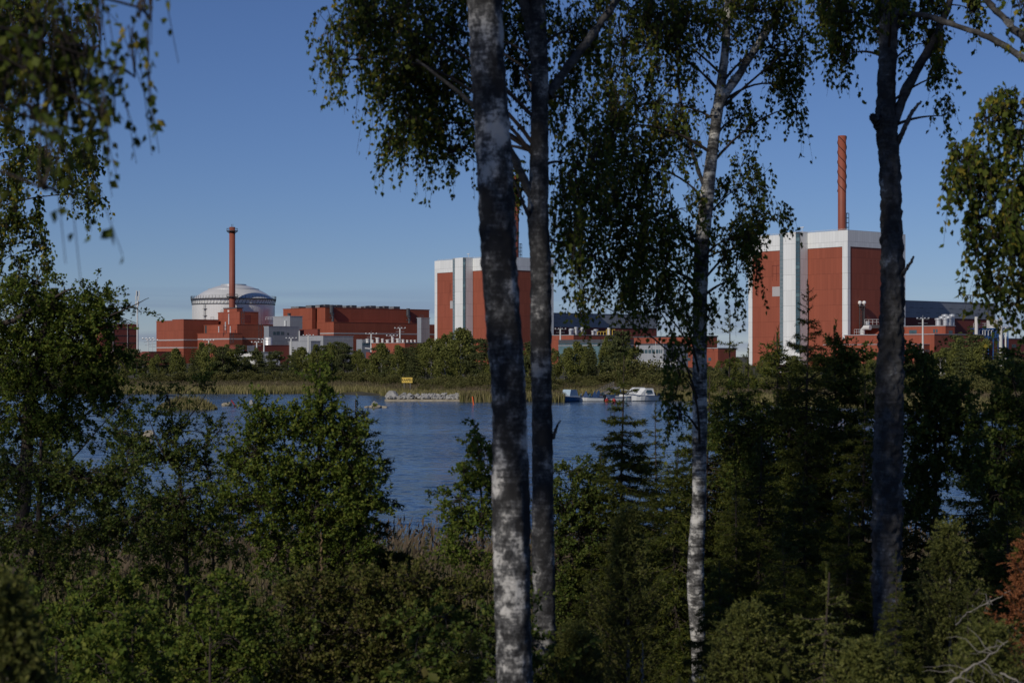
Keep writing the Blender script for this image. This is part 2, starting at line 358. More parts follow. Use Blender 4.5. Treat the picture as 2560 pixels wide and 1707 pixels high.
# ------------------------------------------------------------------ buildings
ANG = math.radians(40)
A = Vector((math.cos(ANG), math.sin(ANG), 0)); B = Vector((-math.sin(ANG), math.cos(ANG), 0))   # right-hand walls run along A, left-hand walls along B
def run(C, u, px):       # distance from C along u to the point seen at column px
    k = (px - CX) / F
    return (k * C.y - C.x) / (u.x - k * u.y)
def ob(mb, C, x0, x1, y0, y1, z0, z1):
    C = Vector((C.x, C.y, 0))
    q = [C + A * x0 + B * y0, C + A * x1 + B * y0, C + A * x1 + B * y1, C + A * x0 + B * y1]
    return mb.hexa([(p.x, p.y, z0) for p in q] + [(p.x, p.y, z1) for p in q])
GZ = 2.2
class Blk:
    """box with its nearest corner at column cpx and depth Y, reaching to columns lpx (left wall) and rpx (right wall)"""
    def __init__(s, cpx, Y, lpx, rpx, top, z0=GZ):
        s.C = Vector((PX(cpx, Y), Y, 0)); s.x = run(s.C, A, rpx); s.y = run(s.C, B, lpx); s.z1 = PZ(top, Y); s.z0 = z0; s.Y = Y
    def mesh(s, name, m, parent, z0=None, z1=None):
        return ob(MB(), s.C, 0, s.x, 0, s.y, s.z0 if z0 is None else z0, s.z1 if z1 is None else z1).build(name, M[m], parent)
    def L(s, px): return run(s.C, B, px)
    def R(s, px): return run(s.C, A, px)
    def zl(s, py, px=None): return PZ(py, s.Y if px is None else (s.C + B * s.L(px)).y)
    def zr(s, py, px=None): return PZ(py, s.Y if px is None else (s.C + A * s.R(px)).y)
    def root(s, name, label, cat, group=None): return empty(name, (s.C.x, s.C.y, s.z0), label, cat, group)
    def stripe(s, name, m, parent, za, zb, d=0.06):   # band around the two visible walls
        b = MB(); ob(b, s.C, -d, 0, -d, s.y, za, zb); ob(b, s.C, 0.001, s.x, -d, 0, za, zb); return b.build(name, M[m], parent)
    def lpatch(s, name, m, parent, pa, pb, za, zb, d=0.06):
        return ob(MB(), s.C, -d, 0, min(s.L(pa), s.L(pb)), max(s.L(pa), s.L(pb)), za, zb).build(name, M[m], parent)
    def rpatch(s, name, m, parent, pa, pb, za, zb, d=0.06):
        return ob(MB(), s.C, min(s.R(pa), s.R(pb)), max(s.R(pa), s.R(pb)), -d, 0, za, zb).build(name, M[m], parent)
    def coping(s, m, parent, h=0.35, d=0.12):
        b = MB(); z = s.z1 + 0.002; t = 0.5
        ob(b, s.C, -d, t, -d, s.y, z, z + h); ob(b, s.C, t + .001, s.x, -d, t, z, z + h)
        ob(b, s.C, s.x + .001, s.x + t, -d, s.y, z, z + h); ob(b, s.C, -d, s.x + t, s.y + .001, s.y + t, z, z + h)
        return b.build('coping', M[m], parent)

def railing(parent, pts, h=1.1, m='dsteel', step=2.0, r=0.04, name='railing'):
    b = MB()
    for p, q in zip(pts[:-1], pts[1:]):
        p = Vector(p); q = Vector(q); n = max(1, int((q - p).length / step))
        for i in range(n + 1):
            c = p.lerp(q, i / n); b.tube([c, c + Vector((0, 0, h))], r, 4)
        for k in (0.5, 1.0): b.tube([p + Vector((0, 0, h * k)), q + Vector((0, 0, h * k))], r, 4)
    return b.build(name, M[m], parent)

def roof_fans(parent, C, spots, m='duct'):
    for (x, y, z, r, h) in spots:
        c = Vector((C.x, C.y, 0)) + A * x + B * y
        MB().lathe(c, [(0.0, z), (r, z), (r, z + h * .75), (r * 1.25, z + h * .78), (r * 1.25, z + h), (0.0, z + h * 1.05)], 14).build('roof_fan', M[m], parent)

def reactor(cpx, Y, label, stack_label, stack_px, stack_top, stack_helix, dims, ladder=True):
    C = Vector((PX(cpx, Y), Y, 0)); root = empty('reactor_building', (C.x, C.y, GZ), label, 'building', 'reactor buildings')
    Wd, Ld = dims; zt = 59.7; zb = 53.0
    ob(MB(), C, 0, Wd, 0, Ld, GZ, zb).build('wall', M['red'], root)
    band = MB()
    ob(band, C, -0.25, Wd + .25, -0.25, Ld + .25, zb + .002, zt); band.build('parapet_band', M['white'], root)
    ob(MB(), C, 0.4, Wd - .4, 0.4, Ld - .4, zt + .002, zt + 0.25).build('roof', M['lgrey'], root)
    # white corner pilasters (left wall, right wall) stopping above the terrace
    ob(MB(), C, -0.24, 1.5, -0.24, 2.6, 14.2, zb).build('corner_pilaster', M['white'], root)
    ob(MB(), C, -0.24, 1.2, Ld - 2.0, Ld + .24, GZ, zb).build('corner_pilaster', M['white'], root)
    ob(MB(), C, Wd - 1.8, Wd + .24, -0.24, 1.2, GZ, zb).build('corner_pilaster', M['white'], root)
    # stair tower standing out of the left wall
    d = 5.0; fr_ = Vector((PX(2119, 717), 717, 0)) - A * d; y0, y1 = run(fr_, B, 2001), run(fr_, B, 1949.5)
    st = ob(MB(), C, -d, -0.26, y0, y1, GZ + 1.5, zt + 0.4).build('stair_tower', M['white'], root)
    n = 30
    for k in range(n):                # glazed strips on both edges of the tower front, one pane per landing
        za = 9.0 + (zt - 9.2) / n * k; zc = za + (zt - 9.2) / n - 0.2
        ob(MB(), C, -d - .10, -d - .052, y0 + 0.4, y0 + 2.5, za, zc).build('pane', M['pane' if k % 7 else 'glassblue'], st)
        ob(MB(), C, -d - .10, -d - .052, y1 - 1.8, y1 - 0.15, za, zc).build('pane', M['stripglass'], st)
    for ya_, yb_, mm in ((y0 + .3, y0 + 2.6, 'dgrey'), (y1 - 1.95, y1 - .02, 'grey')):
        ob(MB(), C, -d - .05, -d, ya_, yb_, 8.9, zt + .35).build('glazing_frame', M[mm], st)
    ob(MB(), C, -d - .22, -d - .001, y0 + .02, y0 + .28, GZ + 1.6, zt + .3).build('strip_frame', M['dgrey'], st)
    # repaired panel and a faint frame on the upper red wall
    yl = y1 + 3.6
    ob(MB(), C, -0.10, 0, yl + 0.2, yl + 5.0, 33.2, 37.4).build('grey_panel', M['stripe'], root)
    fr = MB()
    for a_, b_, c_, d_ in ((0.2, 0.35, 40, 46.5), (2.6, 2.75, 40, 46.5), (5, 5.15, 40, 46.5), (0.2, 5.15, 46.5, 46.65), (0.2, 5.15, 43, 43.15)):
        ob(fr, C, -0.12, 0, yl + a_, yl + b_, c_, d_)
    fr.build('hoist_frame', M['red2'], root)
    # stack
    Ys = None
    k = (stack_px - CX) / F
    # stack axis: on the roof, 9 m behind the right wall
    p = C + B * 9.0; tx = (k * p.y - p.x) / (A.x - k * A.y); p = p + A * tx
    ztop = PZ(stack_top, p.y); r = 10.2 * p.y / F
    s = empty('ventilation_stack', (p.x, p.y, zt + .26), stack_label, 'chimney', 'red ventilation stacks')
    MB().lathe(p, [(r, zt + .26), (r, ztop), (r * .8, ztop), (r * .8, ztop - 3)], 40).build('shaft', M['stackred'], s, True)
    if stack_helix:
        hz0 = zt + (ztop - zt) * 0.42; hz1 = ztop - 0.2
        for q in range(3):
            pts = []; nn = 90; rad = []
            for i in range(nn + 1):
                f = i / nn; an = q * 2 * math.pi / 3 + f * 2 * math.pi * 1.9 * -1 + 1.0
                pts.append(p + Vector((math.cos(an) * (r + .12), math.sin(an) * (r + .12), hz0 + (hz1 - hz0) * f))); rad.append(0.17)
            MB().tube(pts, rad, 6).build('helical_strake', M['strake'], s)
    # lattice ladder frame beside the stack foot
    t = MB(); c = p + A * (r + 1.3) + Vector((0, 0, zt + .26))
    for dx in (0, 1.5):
        for dy in (0, 1.2): t.tube([c + A * dx + B * dy, c + A * dx + B * dy + Vector((0, 0, 8))], 0.12, 4)
    for z in range(0, 9, 2):
        t.tube([c + Vector((0, 0, z)), c + A * 1.5 + Vector((0, 0, z))], 0.1, 4); t.tube([c + B * 1.2 + Vector((0, 0, z)), c + A * 2.4 + B * 1.2 + Vector((0, 0, z))], 0.1, 4)
    t.build('ladder_frame', M['dsteel'], s)
    # small roof antenna over the stair tower
    q = C + A * -2 + B * (y0 + 1.6) + Vector((0, 0, zt + .502))
    an = MB(); an.tube([q, q + Vector((0, 0, 1.8))], 0.12, 5); an.tube([q + B * -1 + Vector((0, 0, 1.9)), q + B * 1 + Vector((0, 0, 1.9))], 0.22, 5)
    an.build('roof_lamp', M['steel'], root)
    railing(root, [C + A * 1 + B * 1 + Vector((0, 0, zt + .3)), C + A * 1 + B * (Ld - 1) + Vector((0, 0, zt + .3))], 0.5, 'steel', 4)
    return root, C

# dimensions from the nearer block
C2 = Vector((PX(2119, 717), 717, 0)); LD = run(C2, B, 1873)
WD = 38.4
r2, C2 = reactor(2119, 717, 'nearer red reactor block with white band, right of the birches', 'red spiral-straked stack on the nearer reactor block', 2105, 340, True, (WD, LD))
D1 = 908
cpx1 = 1255
for _ in range(30):          # twin block: same size, left edge at column 1088
    c = Vector((PX(cpx1, D1), D1, 0)); q = c + B * LD; cpx1 += 0.6 * (1088 - (CX + q.x / q.y * F))
r1, C1 = reactor(cpx1, D1, 'farther red reactor block with white band, behind the two birch trunks', 'red spiral-straked stack just right of the thickest birch trunk', 1287, 440, True, (WD, LD))
print('reactor', LD, WD, 'corner1', cpx1, 'right edge1', CX + (C1 + A * WD).x / (C1 + A * WD).y * F, 'right edge2', CX + (C2 + A * WD).x / (C2 + A * WD).y * F)

def hall(C, x0, x1, d, zt, zm, label, slots):
    o = C + B * d
    root = empty('turbine_hall', (o.x + A.x * x0, o.y + A.y * x0, GZ), label, 'building', 'grey topped turbine halls')
    ob(MB(), C, x0, x1, d, d + 42, GZ, zm).build('lower_wall', M['red2'], root)
    w = ob(MB(), C, x0, x1 + .2, d - .3, d + 42, zm + .002, zt).build('upper_wall', M['grey'], root)
    ob(MB(), C, x0, x1 + .35, d - .45, d + 42, zt + .002, zt + .35).build('roof_edge', M['grey'], root)
    for (fx, fz) in slots:
        xx = x0 + (x1 - x0) * fx; zz = zm + (zt - zm) * fz
        ob(MB(), C, xx, xx + 2.4, d - .36, d - .3, zz, zz + 0.16).build('vent_slot', M['dgrey'], w)
    return root
def fit_x(C, d, px): return run(C + B * d, A, px)
dh = 14.0
slots = [(0.08 + 0.085 * i, 0.60 if i % 2 else 0.62) for i in range(11)] + [(0.05 + 0.085 * i, 0.30) for i in range(11)]
x2 = fit_x(C2, dh, 2485); p = C2 + B * dh + A * fit_x(C2, dh, 2270)
hall(C2, WD + .3, x2, dh, PZ(753, p.y), PZ(793.5, p.y), 'grey and dark red turbine hall right of the nearer reactor block', slots)
x1 = fit_x(C1, dh, 1642); p = C1 + B * dh + A * fit_x(C1, dh, 1390)
hall(C1, WD + .3, x1, dh, PZ(783.5, p.y), PZ(817.5, p.y), 'grey and dark red turbine hall seen between the second and third birch', slots)

# ---- red annexes in front of the nearer reactor
def depth_on(C, x0, px):      # depth of the point on the wall line x = x0 seen at column px
    q = C + A * x0; return (q + B * run(q, B, px)).y
k = Blk(2336, depth_on(C2, -0.4, 2336), 2112, 2460, 836)
an = k.root('annex_building', 'red two-step annex with flat roofs below the nearer reactor block', 'building')
k.mesh('terrace', 'red', an); k.coping('lgrey', an, 0.3)
k2 = Blk(2364, depth_on(C2, 14, 2364), 2152, 2387, 815, z0=k.z1 + .003)
up = k2.mesh('upper_storey', 'red', an); k2.coping('lgrey', an, 0.3)
for (pa, pb, ya, yb) in ((2273, 2292, 825, 834), (2164, 2171, 826, 836), (2333, 2338, 823, 832), (2340, 2344, 823, 832)):
    k2.lpatch('window', 'pane', up, pa, pb, k2.zl(yb, pa), k2.zl(ya, pa))
k2.rpatch('window', 'pane', up, 2372, 2381, k2.zr(834), k2.zr(826))
roof_fans(an, k2.C, [(4 + 2.3 * (i % 3), 3 + 3.4 * (i // 3), k2.z1 + .3, 1.0 + .25 * (i % 2), 3.0 + .8 * (i % 3)) for i in range(6)] + [(3, 26, k2.z1 + .3, .7, 1.8), (3, 31, k2.z1 + .3, .6, 1.5)])
k3 = Blk(2291, depth_on(C2, -9, 2291), 2060, 2338, 861)
lo = k3.mesh('lower_storey', 'red', an); k3.coping('lgrey', an, 0.25)
for (pa, pb) in ((2152, 2166), (2256, 2266), (2267, 2276), (2277, 2283)):
    k3.lpatch('window', 'pane' if pa != 2277 else 'plaster', lo, pa, pb, k3.zl(881, pa), k3.zl(874.5, pa))
for pa in (2296, 2304, 2313, 2321): k3.rpatch('window', 'pane', lo, pa, pa + 6, k3.zr(881), k3.zr(873.5))
c = k.C + B * run(k.C, B, 2145) + A * 3
MB().tube([c + Vector((0, 0, k.z1)), c + Vector((0, 0, k.z1 + 2.2)), c + Vector((0, 0, k.z1 + 3.2)) - B * 1.0, c - B * 4 + Vector((0, 0, k.z1 + 3.2))], 1.0, 10).build('bent_duct', M['plaster'], an)
railing(an, [k.C + B * run(k.C, B, 2128) + A * 2 + Vector((0, 0, k.z1 + .3)), k.C + B * run(k.C, B, 2152) + A * 2 + Vector((0, 0, k.z1 + .3))], 2.2, 'steel', 1.2, .06)

# floodlight tower with access platform in front of the dark red wall
Yt = depth_on(C2, 10, 2153) - 2
t = empty('floodlight_tower', (PX(2153, Yt), Yt, PZ(828, Yt)), 'dark lattice floodlight tower with two white lamps before the reactor wall', 'tower')
b = MB(); wq = 1.0; z0, z1 = PZ(834, Yt), PZ(766, Yt); c0 = P(2154, 830, Yt)
for dx in (-wq, wq):
    for dy in (-wq, wq): b.tube([(c0.x + dx, c0.y + dy, z0), (c0.x + dx, c0.y + dy, z1)], 0.16, 5)
nseg = 9
for i in range(nseg):
    za = z0 + (z1 - z0) * i / nseg; zb = z0 + (z1 - z0) * (i + 1) / nseg
    for dy in (-wq, wq):
        b.tube([(c0.x - wq, c0.y + dy, za), (c0.x + wq, c0.y + dy, zb)], 0.09, 4); b.tube([(c0.x - wq, c0.y + dy, zb), (c0.x + wq, c0.y + dy, zb)], 0.09, 4)
b.build('lattice', M['dsteel'], t)
MB().box(c0.x - 1.6, c0.x + 1.6, c0.y - 1.4, c0.y + 1.4, z1 + .002, z1 + .35).build('platform', M['dsteel'], t)
for dx in (-0.85, 0.95):
    q = Vector((c0.x + dx, c0.y - .6, z1 + 1.55)); bb = MB()
    bb.lathe(q, [(0.0, q.z - .85), (0.6, q.z - .6), (0.85, q.z), (0.6, q.z + .6), (0.0, q.z + .85)], 12); bb.tube([(q.x, q.y, z1 + .3), q], 0.12, 5)
    bb.build('floodlight', M['lamp'], t)
pl = MB(); zp = PZ(812, Yt); xa, xb = PX(2154, Yt), PX(2200, Yt)
pl.box(xa + wq, xb, c0.y - 1.6, c0.y + 2, zp - 1.4, zp); plo = pl.build('access_platform', M['dsteel'], t)
railing(plo, [(xa + wq, c0.y - 1.5, zp), (xb, c0.y - 1.5, zp)], 2.2, 'steel', 1.4, .08)
MB().lathe((PX(2168, Yt), c0.y, 0), [(0, zp), (1.1, zp), (1.1, zp + 1.5), (0, zp + 1.5)], 14).build('drum', M['duct'], t)

# ---- plant yard right of the annex: blue frame, white tank, pipes, transmission tower
Yq = 735
q = empty('blue_steel_frame', (PX(2472, Yq), Yq, GZ), 'blue painted steel frame with pipes right of the grey hall', 'steel frame')
zf0, zf1 = PZ(842, Yq), PZ(820, Yq); b = MB(); xa, xb = PX(2434, Yq), PX(2520, Yq)
b.box(xa, xb, Yq, Yq + 6, zf0 - .4, zf0); b.box(xa, xb, Yq, Yq + 6, zf1 - .4, zf1)
for i in range(8):
    x = xa + (xb - xa) * i / 7
    b.box(x - .2, x + .2, Yq - .01, Yq + .4, GZ, zf1 + .01); b.tube([(x, Yq - .1, zf0), (x + (xb - xa) / 7, Yq - .1, zf1)], .14, 4) if i < 7 else None
b.box(xa + 2, xa + 7, Yq + .5, Yq + 5, zf0, zf1 - .5); b.box(xa + 9, xb - 3, Yq + 1, Yq + 5, zf0, zf1 - .5)
b.build('frame', M['bluepaint'], q)
pp = MB()
for px in (2447, 2456, 2462, 2470, 2478): pp.tube([(PX(px, Yq), Yq - .5, PZ(839, Yq)), (PX(px, Yq), Yq - .5, PZ(826, Yq)), (PX(px + 4, Yq), Yq - .5, PZ(825, Yq))], .22, 6)
pp.build('pipes', M['duct'], q)
railing(q, [(xa, Yq + .2, zf1), (xb, Yq + .2, zf1)], 2.0, 'steel', 2.2, .07)
b = MB(); c = P(2482, 800, Yq + 8); zt_, zb_ = PZ(799, Yq + 8), PZ(818, Yq + 8)
b.lathe((c.x, c.y, 0), [(2.6, zb_ - 6), (2.6, zt_ - .6), (2.3, zt_ - .1), (1.8, zt_), (0, zt_)], 20)
tag(b.build('white_tank', M['plaster'], origin=(c.x, c.y, zb_ - 6)), 'wide white rounded tank above the blue steel frame', 'tank')
for px, ta, la in ((2441, 792, 'white pipe chimney left of the white tank'), (2502, 794, 'white pipe chimney right of the white tank')):
    o = MB(); Yp = Yq - 3; o.tube([(PX(px, Yp), Yp, GZ), (PX(px, Yp), Yp, PZ(ta, Yp))], .75, 12)
    tag(o.build('pipe_chimney', M['plaster'], origin=(PX(px, Yp), Yp, GZ)), la, 'chimney', 'white pipe chimneys')
k = Blk(2440, 745, 2400, 2640, 846); rt = k.root('service_building', 'long low red service building under the blue steel frame', 'building'); k.mesh('wall', 'red2', rt); k.coping('lgrey', rt, .3)
for pa in (2470, 2500, 2530): k.rpatch('window', 'pane', rt, pa, pa + 10, k.zr(868), k.zr(860))

def lattice_mast(px, py0, py1, Y, w, arm, label):
    x = PX(px, Y); z0, z1 = PZ(py0, Y), PZ(py1, Y)
    r = empty('transmission_tower', (x, Y, z0), label, 'tower'); b = MB()
    n = 14
    for i in range(n):
        f0, f1 = i / n, (i + 1) / n; za, zb = z0 + (z1 - z0) * f0, z0 + (z1 - z0) * f1
        for sx_ in (-1, 1):
            for sy in (-1, 1): b.tube([(x + sx_ * w, Y + sy * w, za), (x + sx_ * w, Y + sy * w, zb)], .13, 4)
        for sy in (-1, 1):
            b.tube([(x - w, Y + sy * w, za), (x + w, Y + sy * w, zb)], .09, 4); b.tube([(x + w, Y + sy * w, za), (x - w, Y + sy * w, zb)], .09, 4)
    b.build('lattice', M['dsteel'], r)
    c = MB(); c.tube([(x - arm, Y, z1 + .2), (x + arm, Y, z1 + .2)], .16, 4); c.tube([(x - arm * .9, Y, z1 + .2), (x - w, Y, z1 - 2)], .1, 4); c.tube([(x + arm * .9, Y, z1 + .2), (x + w, Y, z1 - 2)], .1, 4)
    for f in (-1, -.5, .5, 1): c.tube([(x + arm * f, Y, z1 + .2), (x + arm * f, Y, z1 - 1.4)], .12, 4)
    c.build('crossarm', M['dsteel'], r)
lattice_mast(2421, 912, 739, 800, 1.4, 4.6, 'dark lattice transmission tower with wide crossarm over the grey hall')

# ---- OL-left complex: domed containment, stepped red blocks, stack
dc = Vector((PX(584, 1032), 1032, 0)); R = 102 * 1032 / F
dm = empty('dome_building', (dc.x, dc.y, GZ), 'silver cylindrical containment building with a shallow dome', 'building')
Yd = 1032; zw = PZ(758, Yd - R); 
MB().lathe(dc, [(R, GZ), (R, zw)], 96).build('drum_wall', M['silver'], dm, True)
seam = MB()
for i in range(96):
    an = 2 * math.pi * i / 96
    if math.sin(an) < 0.3: seam.tube([(dc.x + math.cos(an) * R, dc.y + math.sin(an) * R, GZ), (dc.x + math.cos(an) * R, dc.y + math.sin(an) * R, zw)], 0.03, 4)
o = seam.build('wall_seams', M['silver'], dm); o['kind'] = 'stuff'
z750 = PZ(750, Yd); rise = PZ(710.5, Yd) - z750
Rs = (R * R + rise * rise) / (2 * rise)
prof = []
for i in range(25):
    r_ = R * 0.985 * (1 - i / 24); prof.append((r_, z750 + math.sqrt(Rs * Rs - r_ * r_) - (Rs - rise)))
MB().lathe(dc, prof, 96).build('dome', M['silver'], dm, True)
def ring(r0, r1, za, zb, name, m, n=96): return MB().lathe(dc, [(r0, za), (r1, za), (r1, zb), (r0, zb)], n).build(name, M[m], dm)
ring(R * .6, R * .62, z750 + math.sqrt(Rs**2 - (R * .61)**2) - (Rs - rise) - .3, z750 + math.sqrt(Rs**2 - (R * .61)**2) - (Rs - rise) + .35, 'dome_ring', 'duct')
ring(R * .29, R * .31, z750 + rise - 1.3, z750 + rise - .1, 'dome_ring', 'duct')
ring(R - .3, R + .35, zw - .35, zw + .1, 'lower_gallery_ring', 'dsteel')
ring(R - .8, R + .9, z750 - .1, z750 + .5, 'gallery', 'dsteel')
ring(R - 1.0, R - .2, zw + .102, z750 - .102, 'clerestory', 'silver')
br = MB(); rl = MB()
for i in range(72):
    an = 2 * math.pi * i / 72; a2 = 2 * math.pi * (i + 1) / 72; cs, sn = math.cos(an), math.sin(an)
    br.tube([(dc.x + cs * (R + .1), dc.y + sn * (R + .1), zw), (dc.x + math.cos((an + a2) / 2) * (R + .7), dc.y + math.sin((an + a2) / 2) * (R + .7), z750)], .10, 4)
    rl.tube([(dc.x + cs * (R + .8), dc.y + sn * (R + .8), z750 + .5), (dc.x + cs * (R + .8), dc.y + sn * (R + .8), z750 + 2.1)], .1, 4)
    for zz in (1.3, 2.1): rl.tube([(dc.x + cs * (R + .8), dc.y + sn * (R + .8), z750 + zz), (dc.x + math.cos(a2) * (R + .8), dc.y + math.sin(a2) * (R + .8), z750 + zz)], .05, 3)
o = br.build('gallery_brackets', M['dsteel'], dm); o = rl.build('gallery_railing', M['dsteel'], dm)
an = math.radians(237); lad = MB(); cq = dc + Vector((math.cos(an) * (R + .4), math.sin(an) * (R + .4), 0))
for dx in (-.5, .5): lad.tube([(cq.x + dx, cq.y, 25), (cq.x + dx, cq.y, zw)], .1, 4)
for z in range(25, int(zw)): lad.tube([(cq.x - .5, cq.y, z), (cq.x + .5, cq.y, z)], .06, 4)
for z in (27, 31, 35): lad.box(cq.x - 1.2, cq.x + 1.2, cq.y - .8, cq.y + .3, z, z + .2)
lad.build('ladder', M['dsteel'], dm)

k = Blk(459, 985, 431, 546, 799); rt = k.root('fuel_building', 'red block with two pale stripes at the left foot of the dome', 'building')
k.mesh('wall', 'red', rt); k.coping('red', rt, .3)
kb = Blk(431.5, k.C.y + 20.2, 391, 440, 802.5); kb.mesh('side_wing', 'red', rt); kb.coping('red', rt, .3)
for q_, (ya, yb) in ((k, (851, 848)), (k, (870, 867.5)), (kb, (851.5, 848.5)), (kb, (870, 867.5))): q_.stripe('stripe', 'stripe', rt, q_.zl(ya), q_.zl(yb))
kc = Blk(495, 1004, 480, 545, 801); kc.mesh('rear_wing', 'red2', rt)

k = Blk(573, 955, 494, 606, 833); rt = k.root('safeguard_building', 'stepped red building in front of the dome under the tall stack', 'building')
w = k.mesh('lower_block', 'red', rt); k.coping('red', rt, .25); k.stripe('stripe', 'stripe', rt, k.zl(848.5), k.zl(845.5))
k2 = Blk(593, 964, 510, 683, 811.5); k2.mesh('middle_block', 'red', rt); k2.coping('red', rt, .25)
k2.rpatch('stripe', 'stripe', rt, 607, 683, k2.zr(848), k2.zr(845)); k2.lpatch('door_recess', 'dsteel', rt, 512, 517, k2.zl(833, 514), k2.zl(814, 514))
k3 = Blk(599, 985, 545, 646, 780); k3.mesh('tower_block', 'red', rt); k3.coping('red', rt, .25)
k3.rpatch('louvre_panel', 'red2', rt, 612, 626, k3.zr(806), k3.zr(787))
k4 = Blk(592, 994, 559, 606, 771); k4.mesh('stack_base', 'red', rt); k4.coping('dgrey', rt, .6)
k4.lpatch('white_door', 'plaster', rt, 569, 573, k4.zl(782, 571), k4.zl(775, 571))
for px, ya, yb, Y in ((572, 786, 812, 976), (563.5, 806, 825, 960), (576, 817, 832, 956), (547, 817, 831, 957)):
    b = MB(); b.tube([(PX(px, Y), Y, PZ(yb, Y)), (PX(px, Y), Y, PZ(ya, Y)), (PX(px - 1, Y), Y, PZ(ya - 1, Y))], .3, 6); b.tube([(PX(px - 1, Y), Y, PZ(ya + 1, Y)), (PX(px + 1, Y), Y, PZ(ya + 1, Y))], .5, 6)
    b.build('vent_pipe', M['steel'], rt)
for px, ya, yb, Y in ((607, 776, 812, 978), (650.5, 808, 856, 945), (580, 831, 858, 950), (563, 812, 835, 958)):
    b = MB()
    for dx in (-.8, .8): b.tube([(PX(px, Y) + dx, Y, PZ(yb, Y)), (PX(px, Y) + dx, Y, PZ(ya, Y))], .12, 4)
    n = int((PZ(ya, Y) - PZ(yb, Y)) / 1.0)
    for i in range(n): b.tube([(PX(px, Y) - .8, Y, PZ(yb, Y) + i), (PX(px, Y) + .8, Y, PZ(yb, Y) + i + (.8 if i % 3 == 0 else 0))], .1, 4)
    b.build('ladder', M['dsteel'], rt)
for pa, pb, py, Y in ((552, 558, 783, 1001), (527, 535, 800, 1000), (664, 684, 808, 1012)):
    railing(rt, [P(pa, py, Y), P(pb, py, Y)], 1.8, 'dsteel', 1.2, .07)

Ys = 1003; sc = P(580.5, 0, Ys); rs = 7.3 * Ys / F; z0 = k4.z1 + .6; z1 = PZ(568, Ys)
st = empty('ventilation_stack', (sc.x, sc.y, z0), 'plain red stack with two ring platforms in front of the dome', 'chimney', 'red ventilation stacks')
MB().lathe(sc, [(rs * 1.06, z0), (rs, z1), (rs * .8, z1), (rs * .8, z1 - 2)], 40).build('shaft', M['stackred'], st, True)
for zc in (PZ(578, Ys), PZ(742, Ys)):
    ps = MB().lathe(sc, [(rs * 1.02, zc - .3), (rs + 1.6, zc - .1), (rs + 1.6, zc + .2), (rs * 1.02, zc + .2)], 28).build('ring_platform', M['dsteel'], st)
    b = MB()
    for i in range(20):
        an = 2 * math.pi * i / 20; a2 = 2 * math.pi * (i + 1) / 20; rr_ = rs + 1.5
        b.tube([(sc.x + math.cos(an) * rr_, sc.y + math.sin(an) * rr_, zc + .2), (sc.x + math.cos(an) * rr_, sc.y + math.sin(an) * rr_, zc + 1.5)], .07, 4)
        b.tube([(sc.x + math.cos(an) * rr_, sc.y + math.sin(an) * rr_, zc + 1.5), (sc.x + math.cos(a2) * rr_, sc.y + math.sin(a2) * rr_, zc + 1.5)], .07, 4)
        b.tube([(sc.x + math.cos(an) * rs, sc.y + math.sin(an) * rs, zc - 1.3), (sc.x + math.cos(an) * (rs + 1.5), sc.y + math.sin(an) * (rs + 1.5), zc - .1)], .07, 4)
    b.build('platform_railing', M['dsteel'], ps)
b = MB()
for dx in (-.4, .4): b.tube([(sc.x + dx, sc.y, z1), (sc.x + dx, sc.y, z1 + 1.8)], .12, 5)
b.build('lightning_rod', M['dsteel'], st)

# turbine hall by the dome
k = Blk(813, 1000, 788, 1073, 769.5); rt = k.root('turbine_hall', 'long dark red turbine hall with black roof vents right of the dome', 'building')
k.mesh('main_wall', 'red', rt); k.coping('red', rt, .3)
kl = Blk(834.5, depth_on(k.C, -1, 834.5), 792, 1062, 805.5); kl.mesh('lower_wall', 'red', rt); kl.coping('red', rt, .2)
kl.stripe('stripe', 'stripe', rt, kl.zl(834.5), kl.zl(831.5))
ke = Blk(780, 1004, 708, 789, 770.5); ke.mesh('end_block', 'red', rt); ke.coping('red', rt, .3)
vents = [(715, 747, 766), (755, 779, 763), (789, 800, 764), (797, 815, 762), (813, 831, 761), (833, 845, 763), (843, 864, 762), (866, 880, 764), (880, 899, 763), (903, 914, 768), (914, 930, 765), (928, 947, 764), (948, 962, 766), (961, 979, 765), (985, 1009, 766)]
for i, (pa, pb, py) in enumerate(vents):
    blk = ke if pb < 785 else k
    base = blk.C + (A if blk is k else B) * 0
    u = A if blk is k else B; q0 = blk.C + (B if blk is k else A) * 7
    ta, tb = run(q0, u, pa), run(q0, u, pb)
    if blk is k: ta, tb = max(ta, 1.0), max(tb, 4.0)
    lo_, hi_ = min(ta, tb), max(ta, tb)
    hi_ = lo_ + (hi_ - lo_) * .62
    zt_ = max(PZ(py, (q0 + u * lo_).y), blk.z1 + 1.4)
    v = MB()
    if blk is k: ob(v, q0, lo_, hi_, 0, 5, blk.z1 + .01, zt_)
    else: ob(v, q0, 0, 5, lo_, hi_, blk.z1 + .01, zt_)
    vo = v.build('roof_vent', M['dgrey'], rt)
    lv = MB()
    for j in range(5):
        zz = blk.z1 + .3 + (zt_ - blk.z1 - .3) * j / 5
        if blk is k: ob(lv, q0, lo_ - .12, lo_, 0.2, 4.8, zz, zz + .14)
        else: ob(lv, q0, -.12, 0, lo_ + .2, hi_ - .2, zz, zz + .14)
    lv.build('louvres', M['duct'], vo)
